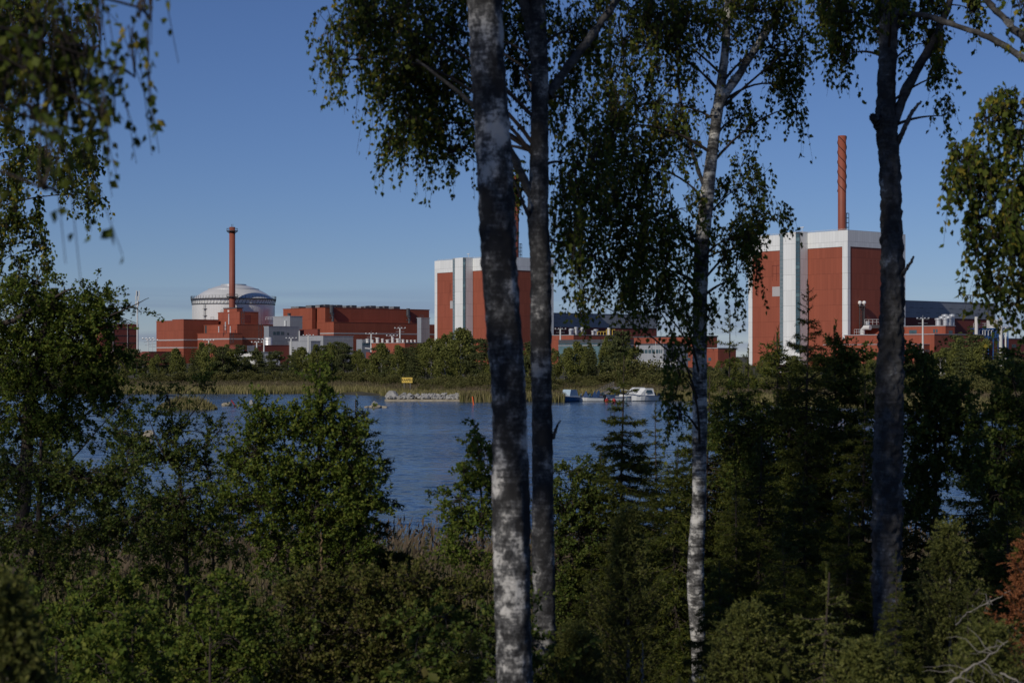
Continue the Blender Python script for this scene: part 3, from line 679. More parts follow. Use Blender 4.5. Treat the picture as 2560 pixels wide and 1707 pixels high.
for px, ya, yb in ((828, 762, 804), (1019, 771, 808)):
    t0 = k.R(px); c = k.C + A * t0 - B * 1.6; b = MB()
    za, zb, zm = PZ(ya, c.y), PZ(yb, c.y), PZ((ya + yb) / 2 + 4, c.y)
    b.tube([c + Vector((0, 0, zb)), c + Vector((0, 0, zm))], .7, 8); b.tube([c + Vector((0, 0, zm)), c - A * .8 + Vector((0, 0, zm + 1.5)), c - A * .8 + Vector((0, 0, za))], 1.1, 8)
    for z in (zm - 1.5, zm + 1): b.tube([c - A * 2 + Vector((0, 0, z)), c + A * 1.2 + Vector((0, 0, z))], .3, 5)
    b.build('exhaust_duct', M['dgrey'], rt)
kt = Blk(1053, 945, 1043, 1074, 795); rg = kt.root('grey_tower', 'plain grey rectangular tower at the right end of the long turbine hall', 'building'); kt.mesh('wall', 'grey', rg); kt.coping('lgrey', rg, .3)
railing(rg, [P(1050, 794.5, 950), P(1058, 794.5, 950)], 1.5, 'dsteel', 1, .08)
kx = Blk(1060, 1030, 1050, 1120, 811); rg = kx.root('red_link_building', 'dark red link block between grey tower and farther reactor block', 'building'); kx.mesh('wall', 'red', rg); kx.rpatch('stripe', 'stripe', rg, 1070, 1110, kx.zr(837), kx.zr(834))

# grey auxiliary buildings
k = Blk(725, 960, 683, 756, 791); rt = k.root('grey_auxiliary_building', 'stepped grey building with dark square windows right of the dome foot', 'building')
k.mesh('upper_block', 'lgrey', rt); k.coping('lgrey', rt, .3)
k2 = Blk(672, 940, 660, 748, 816.5); lo = k2.mesh('lower_block', 'grey', rt); k2.coping('lgrey', rt, .3)
for pa, pb, ya, yb in ((683, 689, 829, 837), (691, 699, 828.5, 837), (702, 710, 829, 837), (718, 722, 832, 837)):
    k2.rpatch('window', 'pane', lo, pa, pb, k2.zr(yb, pa), k2.zr(ya, pa))
b = MB(); q = k2.C + A * k2.R(747) - B * .6; b.tube([q + Vector((0, 0, PZ(858, q.y))), q + Vector((0, 0, PZ(827, q.y)))], .35, 6); b.build('downpipe', M['steel'], rt)
b = MB(); q = k.C + B * k.L(715) - A * .5; b.tube([q + Vector((0, 0, PZ(815, q.y))), q + Vector((0, 0, PZ(801, q.y)))], .7, 8); b.build('vent_pipe', M['steel'], rt)
railing(rt, [P(664, 800, 955), P(684, 800, 955)], 1.6, 'steel', 1.2, .08)
roof_fans(rt, k.C, [(2, 4, k.z1 + .3, .9, 1.6)], 'dgrey')
k = Blk(794, 945, 750, 800, 823); rt = k.root('red_service_block', 'small plain red block between the grey buildings and turbine hall', 'building'); k.mesh('wall', 'red2', rt); k.coping('red', rt, .2)
k = Blk(808, 915, 749, 883, 840); rt = k.root('grey_workshop', 'low pale grey workshop with flat roof before the turbine hall', 'building'); k.mesh('wall', 'lgrey', rt); k.coping('lgrey', rt, .25)
k2 = Blk(777, 895, 722, 801, 853); k2.mesh('porch', 'lgrey', rt); k2.coping('lgrey', rt, .2)
k = Blk(905, 900, 891, 932, 848); rt = k.root('glazed_gatehouse', 'dark grey block with a glazed balcony right of the pale workshop', 'building'); k.mesh('wall', 'grey', rt)
for i in range(6): k.rpatch('pane', 'glassblue', rt, 906 + i * 4.2, 909.4 + i * 4.2, k.zr(864), k.zr(857))
railing(rt, [k.C - B * .4 + Vector((0, 0, k.zr(857))), k.C + A * k.x - B * .4 + Vector((0, 0, k.zr(857)))], 1.4, 'steel', 1.4, .07)
k = Blk(1012, 800, 929, 1060, 857); rt = k.root('red_low_building', 'low bright red building with white roof gear below the turbine hall', 'building'); k.mesh('wall', 'red', rt); k.coping('lgrey', rt, .2)
roof_fans(rt, k.C, [(2, 4 + 4.1 * i, k.z1 + .2, .6 + .2 * (i % 2), 1.4 + .5 * (i % 3)) for i in range(8)] + [(3 + 2.2 * i, 2, k.z1 + .2, .5, 1.2) for i in range(3)], 'plaster')
k = Blk(935, 770, 915, 960, 880); rt = k.root('red_gate_building', 'small dark red building with an upturned white canopy behind the trees', 'building'); k.mesh('wall', 'red2', rt)
b = MB(); q = k.C; b.hexa([q + Vector((-4, -1, k.z1 + 1.6)), q + Vector((7, -1, k.z1 + .2)), q + Vector((7, 5, k.z1 + .2)), q + Vector((-4, 5, k.z1 + 1.6)), q + Vector((-4, -1, k.z1 + 2)), q + Vector((7, -1, k.z1 + .6)), q + Vector((7, 5, k.z1 + .6)), q + Vector((-4, 5, k.z1 + 2))]); b.build('canopy', M['plaster'], rt)
k.rpatch('stripe', 'plaster', rt, 936, 955, k.zr(905), k.zr(902))
# silver tank and low red strip in front of the stepped block
c = P(671, 860, 920); b = MB(); b.lathe((c.x, c.y, 0), [(2.0, GZ), (2.0, PZ(845, 920)), (1.4, PZ(843, 920)), (0, PZ(842.5, 920))], 24)
tag(b.build('silver_tank', M['silver'], origin=(c.x, c.y, GZ), smooth=True), 'upright silver tank beside the stepped red building', 'tank')
k = Blk(590, 890, 560, 765, 863); rt = k.root('red_service_strip', 'low red strip building at the foot of the stepped red block', 'building'); k.mesh('wall', 'red2', rt); k.coping('red2', rt, .2)
k.rpatch('grey_panel', 'lgrey', rt, 598, 610, k.zr(878), k.zr(862.5)); k.rpatch('grey_panel', 'lgrey', rt, 618, 636, k.zr(878), k.zr(862.5))
k = Blk(640, 820, 583, 700, 882); rt = k.root('white_roofed_shed', 'white walled shed with flat grey roof among the far trees', 'building'); k.mesh('wall', 'plaster', rt); k.coping('lgrey', rt, .5)

# far left: dark clad hall with open roof truss and low warehouse
k = Blk(255, 880, 220, 346, 809); rt = k.root('dark_clad_hall', 'dark maroon hall with open steel roof truss at far left', 'building'); k.mesh('wall', 'red2', rt)
for ya in (821, 838, 856): k.rpatch('ledge', 'dsteel', rt, 256, 345.5, k.zr(ya + 1.2, 300), k.zr(ya, 300), .15)
for px in (282, 318, 345): k.rpatch('post', 'stripe', rt, px, px + 1.0, GZ, k.z1, .2)
e0 = k.C + Vector((0, 0, k.z1)); n = 9
for row in (0.3, k.y * .5):
    b = MB()
    for i in range(n):
        f0, f1 = i / n, (i + 1) / n
        pA = e0 + A * (k.x * f0) + B * row; pB = e0 + A * (k.x * f1) + B * row; hh = 3.6
        h0 = hh * (1 - max(0, f0 - .5) * 1.9); h1 = hh * (1 - max(0, f1 - .5) * 1.9)
        b.tube([pA, pA + Vector((0, 0, h0))], .14, 4); b.tube([pA + Vector((0, 0, h0)), pB + Vector((0, 0, max(.1, h1)))], .16, 4); b.tube([pA + Vector((0, 0, h0)), pB], .1, 4)
    b.build('roof_truss', M['dsteel'], rt)
k = Blk(372, 790, 230, 452, 879.5); rt = k.root('red_warehouse', 'long low dull red warehouse below the maroon hall', 'building'); k.mesh('wall', 'red2', rt); k.coping('red2', rt, .2)
for i in range(5): k.lpatch('roof_gutter', 'stripe', rt, 250 + i * 22, 268 + i * 22, k.z1 - .25, k.z1 - .02)

# telecom mast
def telecom():
    Y = 890; x = PX(343.5, Y); r = empty('telecom_mast', (x, Y, GZ), 'slim telecom mast with white antenna panels beside the maroon hall', 'mast')
    b = MB(); b.tube([(x, Y, GZ), (x, Y, PZ(790, Y)), (x, Y, PZ(728, Y))], [.5, .4, .3], 8); b.build('pole', M['steel'], r)
    for zc, nn in ((729, 3), (741, 3), (755, 2)):
        for i in range(3):
            an = i * 2.1 + zc; q = Vector((x + math.cos(an) * .9, Y + math.sin(an) * .9, PZ(zc + 4, Y)))
            MB().box(q.x - .2, q.x + .2, q.y - .2, q.y + .2, q.z - 1.1, q.z + 1.3).build('antenna_panel', M['plaster'], r)
telecom()

# ---- buildings between second and fourth birch
k = Blk(1540, 760, 1396, 1600, 848); rt = k.root('glazed_office', 'long low office with blue-green ribbon glazing behind the boat basin trees', 'building'); k.mesh('wall', 'glassblue', rt, z1=k.z1 - 2.4)
k.mesh('roof', 'dgrey', rt, z0=k.z1 - 2.398); 
for i in range(16):
    pa = 1400 + i * 8.6; k.lpatch('pane', 'pane', rt, pa, pa + 7.4, k.zl(862, 1470), k.zl(857.5, 1470))
k.stripe('stripe', 'lgrey', rt, k.z1 - 2.8, k.z1 - 2.41, .2)
k = Blk(1434, depth_on(C1, 0, 1434), 1372, 1540, 838); rt = k.root('red_annex', 'bright red annex with silver roof fans below the farther grey hall', 'building'); k.mesh('wall', 'red', rt); k.coping('lgrey', rt, .3)
roof_fans(rt, k.C, [(1.5 + 1.9 * i, 4 + 1.3 * (i % 2), k.z1 + .3, .8 + .3 * (i % 2), 2.4 + .7 * (i % 3)) for i in range(6)] + [(16, 3, k.z1 + .3, .8, 2.2), (18, 3, k.z1 + .3, 1.0, 2.9)])
b = MB(); b.tube([k.C + A * k.R(1529) + B * 2 + Vector((0, 0, k.z1)), k.C + A * k.R(1529) + B * 2 + Vector((0, 0, PZ(818, k.Y)))], .8, 10); b.build('roof_flue', M['plaster'], rt)
b = MB()
q = k.C + A * k.R(1500) + B * 2
for i in range(6):
    b.box(q.x + i * 1.5, q.x + i * 1.5 + .25, q.y, q.y + .25, k.z1 + .3, k.z1 + 2 + (i > 2)); b.box(q.x + i * 1.5, q.x + i * 1.5 + 1.6, q.y, q.y + .2, k.z1 + 1.9 + (i > 2), k.z1 + 2.1 + (i > 2))
b.build('yellow_guard_rail', M['yellow'], rt)
k = Blk(1660, 620, 1590, 1720, 862); rt = k.root('white_office', 'pale office with dark windows and flagpoles behind the white canopy', 'building'); k.mesh('wall', 'lgrey', rt); k.coping('dgrey', rt, .5)
for i in range(7): k.lpatch('window', 'pane', rt, 1594 + i * 9, 1601 + i * 9, k.zl(883, 1620), k.zl(874, 1620))
k = Blk(1760, 690, 1585, 1793, 842); rt = k.root('red_office_block', 'red office block partly hidden behind the third birch', 'building'); k.mesh('wall', 'red', rt); k.coping('dgrey', rt, .5)
k2 = Blk(1795, 640, 1700, 1840, 871); k2.mesh('front_wing', 'red', rt); k2.coping('lgrey', rt, .3)
for i in range(6): k2.lpatch('window', 'pane', rt, 1706 + i * 13, 1713 + i * 13, k2.zl(902, 1740), k2.zl(894, 1740))
b = MB(); Yc = 520; b.box(PX(1563, Yc), PX(1690, Yc), Yc, Yc + 6, PZ(911, Yc), PZ(903, Yc)); rt = empty('entrance_canopy', (PX(1626, Yc), Yc, GZ), 'long white flat canopy among the trees above the boat basin', 'canopy')
b.build('roof_slab', M['plaster'], rt)
for px in (1568, 1600, 1632, 1664, 1686): MB().box(PX(px, Yc), PX(px, Yc) + .3, Yc + 2, Yc + 2.3, 1.5, PZ(911, Yc) - .001).build('column', M['steel'], rt)
for px, la in ((1600, 'white flagpole at the left end of the pale office'), (1639, 'white flagpole in the middle of the pale office front'), (1652, 'white flagpole right of the pale office windows'), (1692, 'white flagpole at the right end of the pale office')):
    Yf = 560; b = MB(); b.tube([(PX(px, Yf), Yf, 1.8), (PX(px, Yf), Yf, PZ(852 if px != 1600 else 866, Yf))], [.11, .06], 6)
    tag(b.build('flagpole', M['plaster'], origin=(PX(px, Yf), Yf, 1.8)), la, 'flagpole', 'flagpoles at the pale office')

# ---- light masts
def light_mast(px, top, Y, label, big=True, bars=2):
    x = PX(px, Y); z1 = PZ(top, Y); r = empty('light_mast', (x, Y, GZ), label, 'light mast', 'white light masts')
    w = 1.0 if Y < 800 else 1.2
    b = MB(); b.tube([(x, Y, GZ), (x, Y, z1)], [.42 * w if big else .2, .28 * w if big else .14], 8); b.build('pole', M['plaster'] if big else M['steel'], r)
    c = MB()
    for i in range(bars): c.tube([(x - (2.3 - .5 * i) * w, Y, z1 - .3 - 1.5 * i), (x + (2.3 - .5 * i) * w, Y, z1 - .3 - 1.5 * i)], .07 * w, 4)
    c.tube([(x, Y, z1), (x, Y, z1 + 1.2)], .06, 4); c.build('crossbar', M['duct'], r)
    for i in range(4):
        q = x + (-2.1 + 1.4 * i) * w
        MB().hexa([(q - .28, Y - .4, z1 + .0), (q + .28, Y - .4, z1 + .0), (q + .28, Y + .1, z1 - .2), (q - .28, Y + .1, z1 - .2), (q - .28, Y - .3, z1 + .35), (q + .28, Y - .3, z1 + .35), (q + .28, Y + .2, z1 + .2), (q - .28, Y + .2, z1 + .2)]).build('floodlight', M['duct'], r)
for a in ((2307, 796, 640, 'tall white light mast right of the fourth birch trunk'), (1401, 822, 850, 'white light mast right of the second birch trunk'),
          (928, 834, 830, 'white light mast below the middle of the long turbine hall'), (1000, 820, 860, 'tall light mast left of the plain grey tower'),
          (980, 839, 820, 'short light mast second left of the plain grey tower'), (660, 848, 880, 'white light mast beside the silver tank'),
          (728, 845, 870, 'light mast before the stepped grey building'), (771, 838, 880, 'light mast before the pale grey workshop'), (642, 855, 870, 'thin light mast left of the silver tank'),
          (522, 850, 900, 'light mast before the left stripe of the stepped red building'), (2514, 818, 690, 'white light mast at the right edge beside the blue frame')):
    light_mast(*a)
for a in ((370, 846, 840, 'left of two thin light masts in the gap right of the maroon hall'), (381, 850, 840, 'right of two thin light masts in the gap right of the maroon hall')):
    light_mast(*a, big=False, bars=3)

# ------------------------------------------------------------------ shore things
def rock_mesh(name, seed, m, sub=2):
    import bmesh
    bm = bmesh.new(); bmesh.ops.create_icosphere(bm, subdivisions=sub, radius=1)
    for v in bm.verts:
        p = v.co * 1.1 + Vector((seed * 7.3, seed * 3.1, 0)); k = 1 + .38 * noise.noise(p) + .16 * noise.noise(p * 2.7)
        q = v.co * k
        v.co = Vector((round(q.x * 2.5) / 2.5 * .45 + q.x * .55, round(q.y * 2.5) / 2.5 * .45 + q.y * .55, round(q.z * 2.2) / 2.2 * .5 + q.z * .5))
    me = bpy.data.meshes.new(name); bm.to_mesh(me); bm.free(); me.materials.append(m); return me
rocks = [rock_mesh('stone', i, M['stone'], 1 if i else 2) for i in range(6)]
wrocks = [rock_mesh('washed_stone', i + 20, M['wetstone'], 2) for i in range(4)]
Yb = 278
bw = empty('breakwater', (PX(1060, Yb), Yb, 0), 'low grey stone breakwater reaching left into the bay', 'breakwater')
b = MB(); xa, xb = PX(962, Yb), PX(1165, Yb)
b.hexa([(xa, Yb - .6, -1.5), (xb, Yb - .6, -1.5), (xb, Yb + 5, -1.5), (xa, Yb + 5, -1.5), (xa, Yb - .4, .32), (xb, Yb - .4, .32), (xb, Yb + 4.6, .32), (xa, Yb + 4.6, .32)])
b.build('concrete_footing', M['wetstone'], bw)
bl = wloc(bw)
for i in range(290):
    f = random.random(); x = xa + .6 + (xb - xa - .8) * f; u = random.random(); y = Yb - .1 + u * 4
    zt_ = .32 + (1 - abs(u - .45) * 1.5) * .85
    s = random.uniform(.2, .46); o = link('stone', rocks[1 + i % 5], bw, Vector((x, y, zt_ * random.uniform(.55, 1))) - bl)
    o.scale = (s * random.uniform(.9, 1.5), s, s * random.uniform(.55, .9)); o.rotation_euler = (random.uniform(-.6, .6), random.uniform(-.6, .6), random.uniform(0, 6.3))
o = link('boulder', rocks[0], bw, Vector((PX(980, Yb), Yb + 1, .75)) - bl); o.scale = (1.15, 1.0, 1.0); o['label'] = 'big grey boulder at the breakwater tip'
def islet(name, label, parts, px, py):
    Y = H * F / (py - HY); r = empty(name, (PX(px, Y), Y, 0), label, 'rock')
    for i, (dx, s, h, q) in enumerate(parts):
        o = link('stone', (wrocks if q else rocks)[i % 4], r, Vector((dx, .2 * (i % 2), h * .25))); o.scale = (s * .8, s * .65, h * .75); o.rotation_euler = (0, 0, i * 1.3)
    return r
islet('rock_skerry', 'flat pale rock with a dark hump left of the breakwater', [(0, 1.25, .45, 1), (-.15, .75, 1.0, 0), (1.2, .8, .3, 1), (-1.2, .5, .25, 1)], 938, 1019)
islet('rock_skerry', 'flat pale rock left of the leaning red pole', [(0, .9, .5, 1), (.5, .5, .6, 1)], 565, 1014)
islet('rock_skerry', 'small low rock right of the leaning red pole', [(0, .6, .25, 1), (-.4, .3, .2, 1)], 603, 1014)
islet('rock_skerry', 'rounded reddish boulder in the water above the sapling top', [(0, .45, .75, 0)], 629, 1011)
islet('rock_skerry', 'rust coloured boulder at the near waterline behind the alder', [(0, .7, .8, 1), (-.6, .5, .45, 1)], 372, 1096)
def pole(px, pyb, dx, top, m, label, r=.09):
    Y = H * F / (pyb - HY); x = PX(px, Y); b = MB(); b.tube([(x, Y, -.8), (x, Y, 0), (x + PX(CX + dx, Y), Y, PZ(top, Y))], [r, r, r * .9], 6)
    tag(b.build('marker_pole', M[m], origin=(x, Y, 0)), label, 'marker', 'channel marker poles')
pole(590, 1017, -12, 1000, 'buoy', 'leaning red pole between low rocks left of the breakwater')
pole(1184, 1012, -3, 991, 'orange', 'orange pole in the water left of the thickest birch trunk', .11)
pole(1053, 1015, -8, 1004, 'reedgreen', 'thin leaning green stick before the breakwater', .05)
pole(1563, 1012, 5, 990, 'glassblue', 'thin green pole beside the white cabin cruiser', .08)

def swan(px, py, label, head=1):
    Y = H * F / (py - HY); x = PX(px, Y)
    r = empty('swan', (x, Y, 0), label, 'swan')
    b = MB(); prof = []
    pts = [(-.62, .30, .02), (-.45, .26, .10), (-.25, .20, .20), (0, .18, .24), (.22, .2, .20), (.36, .26, .13), (.42, .36, .08), (.40, .50, .05), (.36, .64, .042), (.38, .74, .045), (.46, .76, .05), (.55, .73, .03), (.62, .71, .012)]
    b.tube([(x + head * a, Y, z) for a, z, _ in pts], [q for *_, q in pts], 10); b.build('body', M['feather'], r, True)
    bb = MB(); bb.tube([(x + head * .53, Y, .735), (x + head * .64, Y, .70)], [.03, .01], 6); bb.build('beak', M['orange'], r)
swan(930, 984, 'white swan on the water near the breakwater tip', -1)
swan(830, 983, 'white swan by the reed edge far left of the breakwater', 1)

# sign
Ysg = 308; r = empty('cable_sign', (PX(1018, Ysg), Ysg, 0.5), 'yellow KAAPELI cable sign above the reeds', 'sign')
xa, xb, za, zb = PX(1004.5, Ysg), PX(1031, Ysg), PZ(956.5, Ysg), PZ(943.5, Ysg)
MB().box(xa, xb, Ysg, Ysg + .06, za, zb).build('board', M['yellow'], r)
for x in (xa + .4, xb - .4): MB().box(x - .05, x + .05, Ysg + .062, Ysg + .16, 0.5, zb - .1).build('post', M['wood'], r)
cu = bpy.data.curves.new('lettering', 'FONT'); cu.body = 'KAAPELI'; cu.size = 1.0; cu.extrude = .004; cu.align_x = 'CENTER'; cu.align_y = 'CENTER'; cu.offset = 0.012
to = bpy.data.objects.new('lettering', cu); COL.objects.link(to)
bpy.context.view_layer.update(); dg = bpy.context.evaluated_depsgraph_get(); tm = bpy.data.meshes.new_from_object(to.evaluated_get(dg)); bpy.data.objects.remove(to)
tm.materials.clear(); tm.materials.append(M['black']); vx = [v.co.x for v in tm.vertices]; wv = max(vx) - min(vx)
to = link('lettering', tm, r, Vector((PX(1017.7, Ysg), Ysg - .008, (za + zb) / 2)) - wloc(r)); to.rotation_euler = (math.radians(90), 0, 0); s = (xb - xa) * .94 / wv; to.scale = (s, s * 1.35, 1)

# boats: length along +X local before rotation
def hull(mb, L_, Wd_, Hh, bow=.4, n=9, z0=0.0):
    st_ = []
    for i in range(n):
        f = i / (n - 1); x = -L_ / 2 + L_ * f
        w = Wd_ / 2 * (1 if f < .55 else max(.03, 1 - ((f - .55) / .45) ** 2)); sh = Hh * (1 + bow * max(0, f - .3))
        st_.append([(x, -w, z0 + sh), (x + (0.0), -w * .72, z0 + sh * .12), (x, 0, z0 - .22 * (1 - max(0, f - .7) * 2.6)), (x, w * .72, z0 + sh * .12), (x, w, z0 + sh)])
    i0 = len(mb.v)
    for r_ in st_: mb.v += r_
    for j in range(n - 1):
        for q in range(4): mb.f.append((i0 + j * 5 + q, i0 + j * 5 + q + 1, i0 + (j + 1) * 5 + q + 1, i0 + (j + 1) * 5 + q))
        mb.f.append((i0 + j * 5 + 4, i0 + j * 5, i0 + (j + 1) * 5, i0 + (j + 1) * 5 + 4))
    mb.f.append((i0, i0 + 1, i0 + 2, i0 + 3, i0 + 4))
def boat(px, py, rot, L_, Wd_, Hh, kind, label):
    Y = H * F / (py - HY); x = PX(px, Y); r = empty('motor_boat' if kind != 'row' else 'rowing_boat', (x, Y, 0), label, 'boat', 'moored boats'); r.rotation_euler = (0, 0, math.radians(rot))
    def part(mb, name, m, smooth=False):
        me = bpy.data.meshes.new(name); me.from_pydata([tuple(v) for v in mb.v], [], mb.f); me.materials.append(M[m]); me.update(); return link(name, me, r, (0, 0, 0))
    h = MB(); hull(h, L_, Wd_, Hh); part(h, 'hull', 'bhull' if kind == 'canopy' else 'gel')
    rub = MB()
    for sgn in (-1, 1): rub.tube([(-L_ / 2, sgn * Wd_ / 2, Hh), (L_ * .05, sgn * Wd_ / 2, Hh * 1.1), (L_ * .36, sgn * Wd_ * .34, Hh * 1.22), (L_ * .5, 0, Hh * 1.3)], .05, 5)
    part(rub, 'rub_rail', 'gel' if kind == 'canopy' else 'navy')
    if kind == 'canopy':
        c = MB(); c.hexa([(-L_ * .42, -Wd_ * .45, Hh), (L_ * .15, -Wd_ * .45, Hh), (L_ * .15, Wd_ * .45, Hh), (-L_ * .42, Wd_ * .45, Hh), (-L_ * .36, -Wd_ * .36, Hh + 1.15), (L_ * .0, -Wd_ * .36, Hh + 1.2), (L_ * .0, Wd_ * .36, Hh + 1.2), (-L_ * .36, Wd_ * .36, Hh + 1.15)])
        part(c, 'canvas_canopy', 'tarp')
        d = MB(); d.hexa([(L_ * .152, -Wd_ * .4, Hh * 1.05), (L_ * .45, -.15, Hh * 1.2), (L_ * .45, .15, Hh * 1.2), (L_ * .152, Wd_ * .4, Hh * 1.05), (L_ * .152, -Wd_ * .38, Hh + .35), (L_ * .42, -.1, Hh + .3), (L_ * .42, .1, Hh + .3), (L_ * .152, Wd_ * .38, Hh + .35)])
        part(d, 'foredeck', 'gel')
    if kind == 'cabin':
        c = MB(); c.hexa([(-L_ * .25, -Wd_ * .42, Hh), (L_ * .30, -Wd_ * .30, Hh), (L_ * .30, Wd_ * .30, Hh), (-L_ * .25, Wd_ * .42, Hh), (-L_ * .2, -Wd_ * .34, Hh + 1.25), (L_ * .06, -Wd_ * .30, Hh + 1.25), (L_ * .06, Wd_ * .30, Hh + 1.25), (-L_ * .2, Wd_ * .34, Hh + 1.25)])
        cb = part(c, 'cabin', 'gel')
        for sgn in (-1, 1):
            wv_ = MB(); ys_ = sgn * Wd_ * .41
            wv_.hexa([(-L_ * .15, ys_ - .02, Hh + .5), (L_ * .10, ys_ - .02, Hh + .5), (L_ * .10, ys_ + .02, Hh + .5), (-L_ * .15, ys_ + .02, Hh + .5), (-L_ * .13, ys_ * .9 - .02, Hh + 1.0), (L_ * .04, ys_ * .9 - .02, Hh + 1.0), (L_ * .04, ys_ * .9 + .02, Hh + 1.0), (-L_ * .13, ys_ * .9 + .02, Hh + 1.0)]); part(wv_, 'cabin_window', 'pane')
        rl_ = MB(); rl_.tube([(L_ * .15, -Wd_ * .4, Hh * 1.1), (L_ * .2, -Wd_ * .38, Hh + .75), (L_ * .45, 0, Hh + .95), (L_ * .2, Wd_ * .38, Hh + .75), (L_ * .15, Wd_ * .4, Hh * 1.1)], .03, 5); part(rl_, 'bow_rail', 'steel')
    if kind == 'open':
        w = MB(); w.hexa([(L_ * .02, -Wd_ * .38, Hh), (L_ * .06, -Wd_ * .38, Hh), (L_ * .06, Wd_ * .38, Hh), (L_ * .02, Wd_ * .38, Hh), (-L_ * .04, -Wd_ * .3, Hh + .6), (-L_ * .02, -Wd_ * .3, Hh + .6), (-L_ * .02, Wd_ * .3, Hh + .6), (-L_ * .04, Wd_ * .3, Hh + .6)]); part(w, 'windscreen', 'pane')
        cv = MB(); cv.hexa([(-L_ * .3, -Wd_ * .2, Hh), (-L_ * .08, -Wd_ * .2, Hh), (-L_ * .08, Wd_ * .2, Hh), (-L_ * .3, Wd_ * .2, Hh), (-L_ * .2, -.05, Hh + 1.0), (-L_ * .18, -.05, Hh + 1.0), (-L_ * .18, .05, Hh + 1.0), (-L_ * .2, .05, Hh + 1.0)]); part(cv, 'console_cover', 'navy')
    if kind == 'row':
        for f in (-.2, .15):
            t_ = MB(); t_.box(L_ * f - .12, L_ * f + .12, -Wd_ * .42, Wd_ * .42, Hh * .98, Hh * 1.03); part(t_, 'thwart', 'wood')
    m_ = MB(); m_.box(-L_ / 2 - .42, -L_ / 2 - .02, -.2, .2, Hh * .75, Hh + .45); m_.box(-L_ / 2 - .3, -L_ / 2 - .12, -.08, .08, -.4, Hh * .75); part(m_, 'outboard_motor', 'black')
    return r
boat(1418, 1004, 235, 4.8, 2.0, .75, 'canopy', 'blue hulled boat with pale blue canvas canopy, leftmost of the moored boats')
boat(1452, 1001, 165, 4.6, 1.8, .55, 'open', 'white open motor boat with navy console cover')
boat(1474, 1003, 190, 4.4, 1.7, .6, 'open', 'white open boat second right of the blue hulled boat')
boat(1508, 999, 20, 4.4, 1.7, .6, 'open', 'white open boat behind the left red buoy')
boat(1538, 998, 170, 4.6, 1.8, .6, 'open', 'white open boat behind the right red buoy')
boat(1492, 1000, 250, 4.2, 1.6, .5, 'row', 'low white rowing boat with dark motor left of the buoys')
boat(1552, 1002, 12, 5.0, 1.9, .55, 'row', 'long low white boat just left of the cabin cruiser')
boat(1590, 1000, 200, 6.2, 2.3, .85, 'cabin', 'white cabin cruiser with raked windows at the right of the basin')
boat(1612, 1002, 215, 5.6, 2.2, .8, 'cabin', 'second white cabin boat, rightmost beside the hanging birch leaves')
for px, la in ((1517, 'red drum buoy, left one of the pair'), (1535, 'red drum buoy, right one of the pair')):
    Y = 273; c = (PX(px, Y), Y, 0); b = MB(); b.lathe(c, [(0, -.3), (.29, -.3), (.31, -.1), (.31, .36), (.27, .46), (.1, .49), (.1, .62), (0, .62)], 16)
    tag(b.build('buoy', M['buoy'], origin=(c[0], c[1], 0), smooth=False), la, 'buoy', 'red buoys')
Yp = 290; d = empty('floating_dock', (PX(1500, Yp), Yp, 0), 'grey wooden floating dock behind the moored boats', 'dock')
for i in range(26):
    x = PX(1432, Yp) + i * .46; MB().box(x, x + .43, Yp, Yp + 2, .42, .48 + .01 * (i % 3)).build('plank', M['wood'], d)
for i in range(4): MB().box(PX(1436, Yp) + i * 3.3, PX(1436, Yp) + i * 3.3 + 1.6, Yp + .2, Yp + 1.8, -.3, .418).build('float', M['dgrey'], d)
b = MB(); q0, q1 = Vector((PX(1497, Yp), Yp + 1.2, .55)), Vector((PX(1545, 303), 304, 1.9)); sdv = (q1 - q0).normalized().cross(Vector((0, 0, 1))) * .7
gw = empty('gangway', q0, 'grey sloping gangway from the reeds down to the dock', 'gangway')
b.hexa([q0 - sdv - Vector((0, 0, .12)), q0 + sdv - Vector((0, 0, .12)), q1 + sdv - Vector((0, 0, .12)), q1 - sdv - Vector((0, 0, .12)), q0 - sdv, q0 + sdv, q1 + sdv, q1 - sdv]); b.build('deck', M['wood'], gw)
railing(gw, [q0 - sdv, q1 - sdv], .9, 'wood', 1.2, .05)

# parked cars
def car(px, Y, m, rot, label):
    z = ground_z(PX(px, Y), Y); r = empty('parked_car', (PX(px, Y), Y, z), label, 'car', 'parked cars'); r.rotation_euler = (0, 0, math.radians(rot))
    def part(v, f, name, mm):
        me = bpy.data.meshes.new(name); me.from_pydata(v, [], f); me.materials.append(M[mm]); me.update(); return link(name, me, r, (0, 0, 0))
    prof = [(-2.1, .35), (-2.15, .8), (-1.7, .92), (-1.25, 1.38), (.35, 1.42), (1.0, .98), (1.95, .85), (2.15, .6), (2.1, .35)]
    v = [(x, -.86 * (1 if z_ < 1 else .84), z_) for x, z_ in prof] + [(x, .86 * (1 if z_ < 1 else .84), z_) for x, z_ in prof]; n = len(prof)
    part(v, [tuple(range(n)), tuple(range(2 * n - 1, n - 1, -1))] + [(i, i + n, (i + 1) % n + n, (i + 1) % n) for i in range(n)], 'body', m)
    for sgn in (-1, 1):
        y = sgn * .80; part([(-1.45, y + sgn * .04, .98), (.75, y + sgn * .04, 1.0), (.25, y - sgn * .05, 1.34), (-1.15, y - sgn * .05, 1.32)], [(0, 1, 2, 3)], 'side_window', 'pane')
        for xw in (-1.3, 1.35):
            b = MB(); b.tube([(xw, sgn * .72, .32), (xw, sgn * .90, .32)], .32, 12); part(b.v, b.f, 'wheel', 'tyre')
    part([(1.02, -.68, 1.0), (1.02, .68, 1.0), (.42, .64, 1.40), (.42, -.64, 1.40)], [(0, 1, 2, 3)], 'windscreen', 'pane')
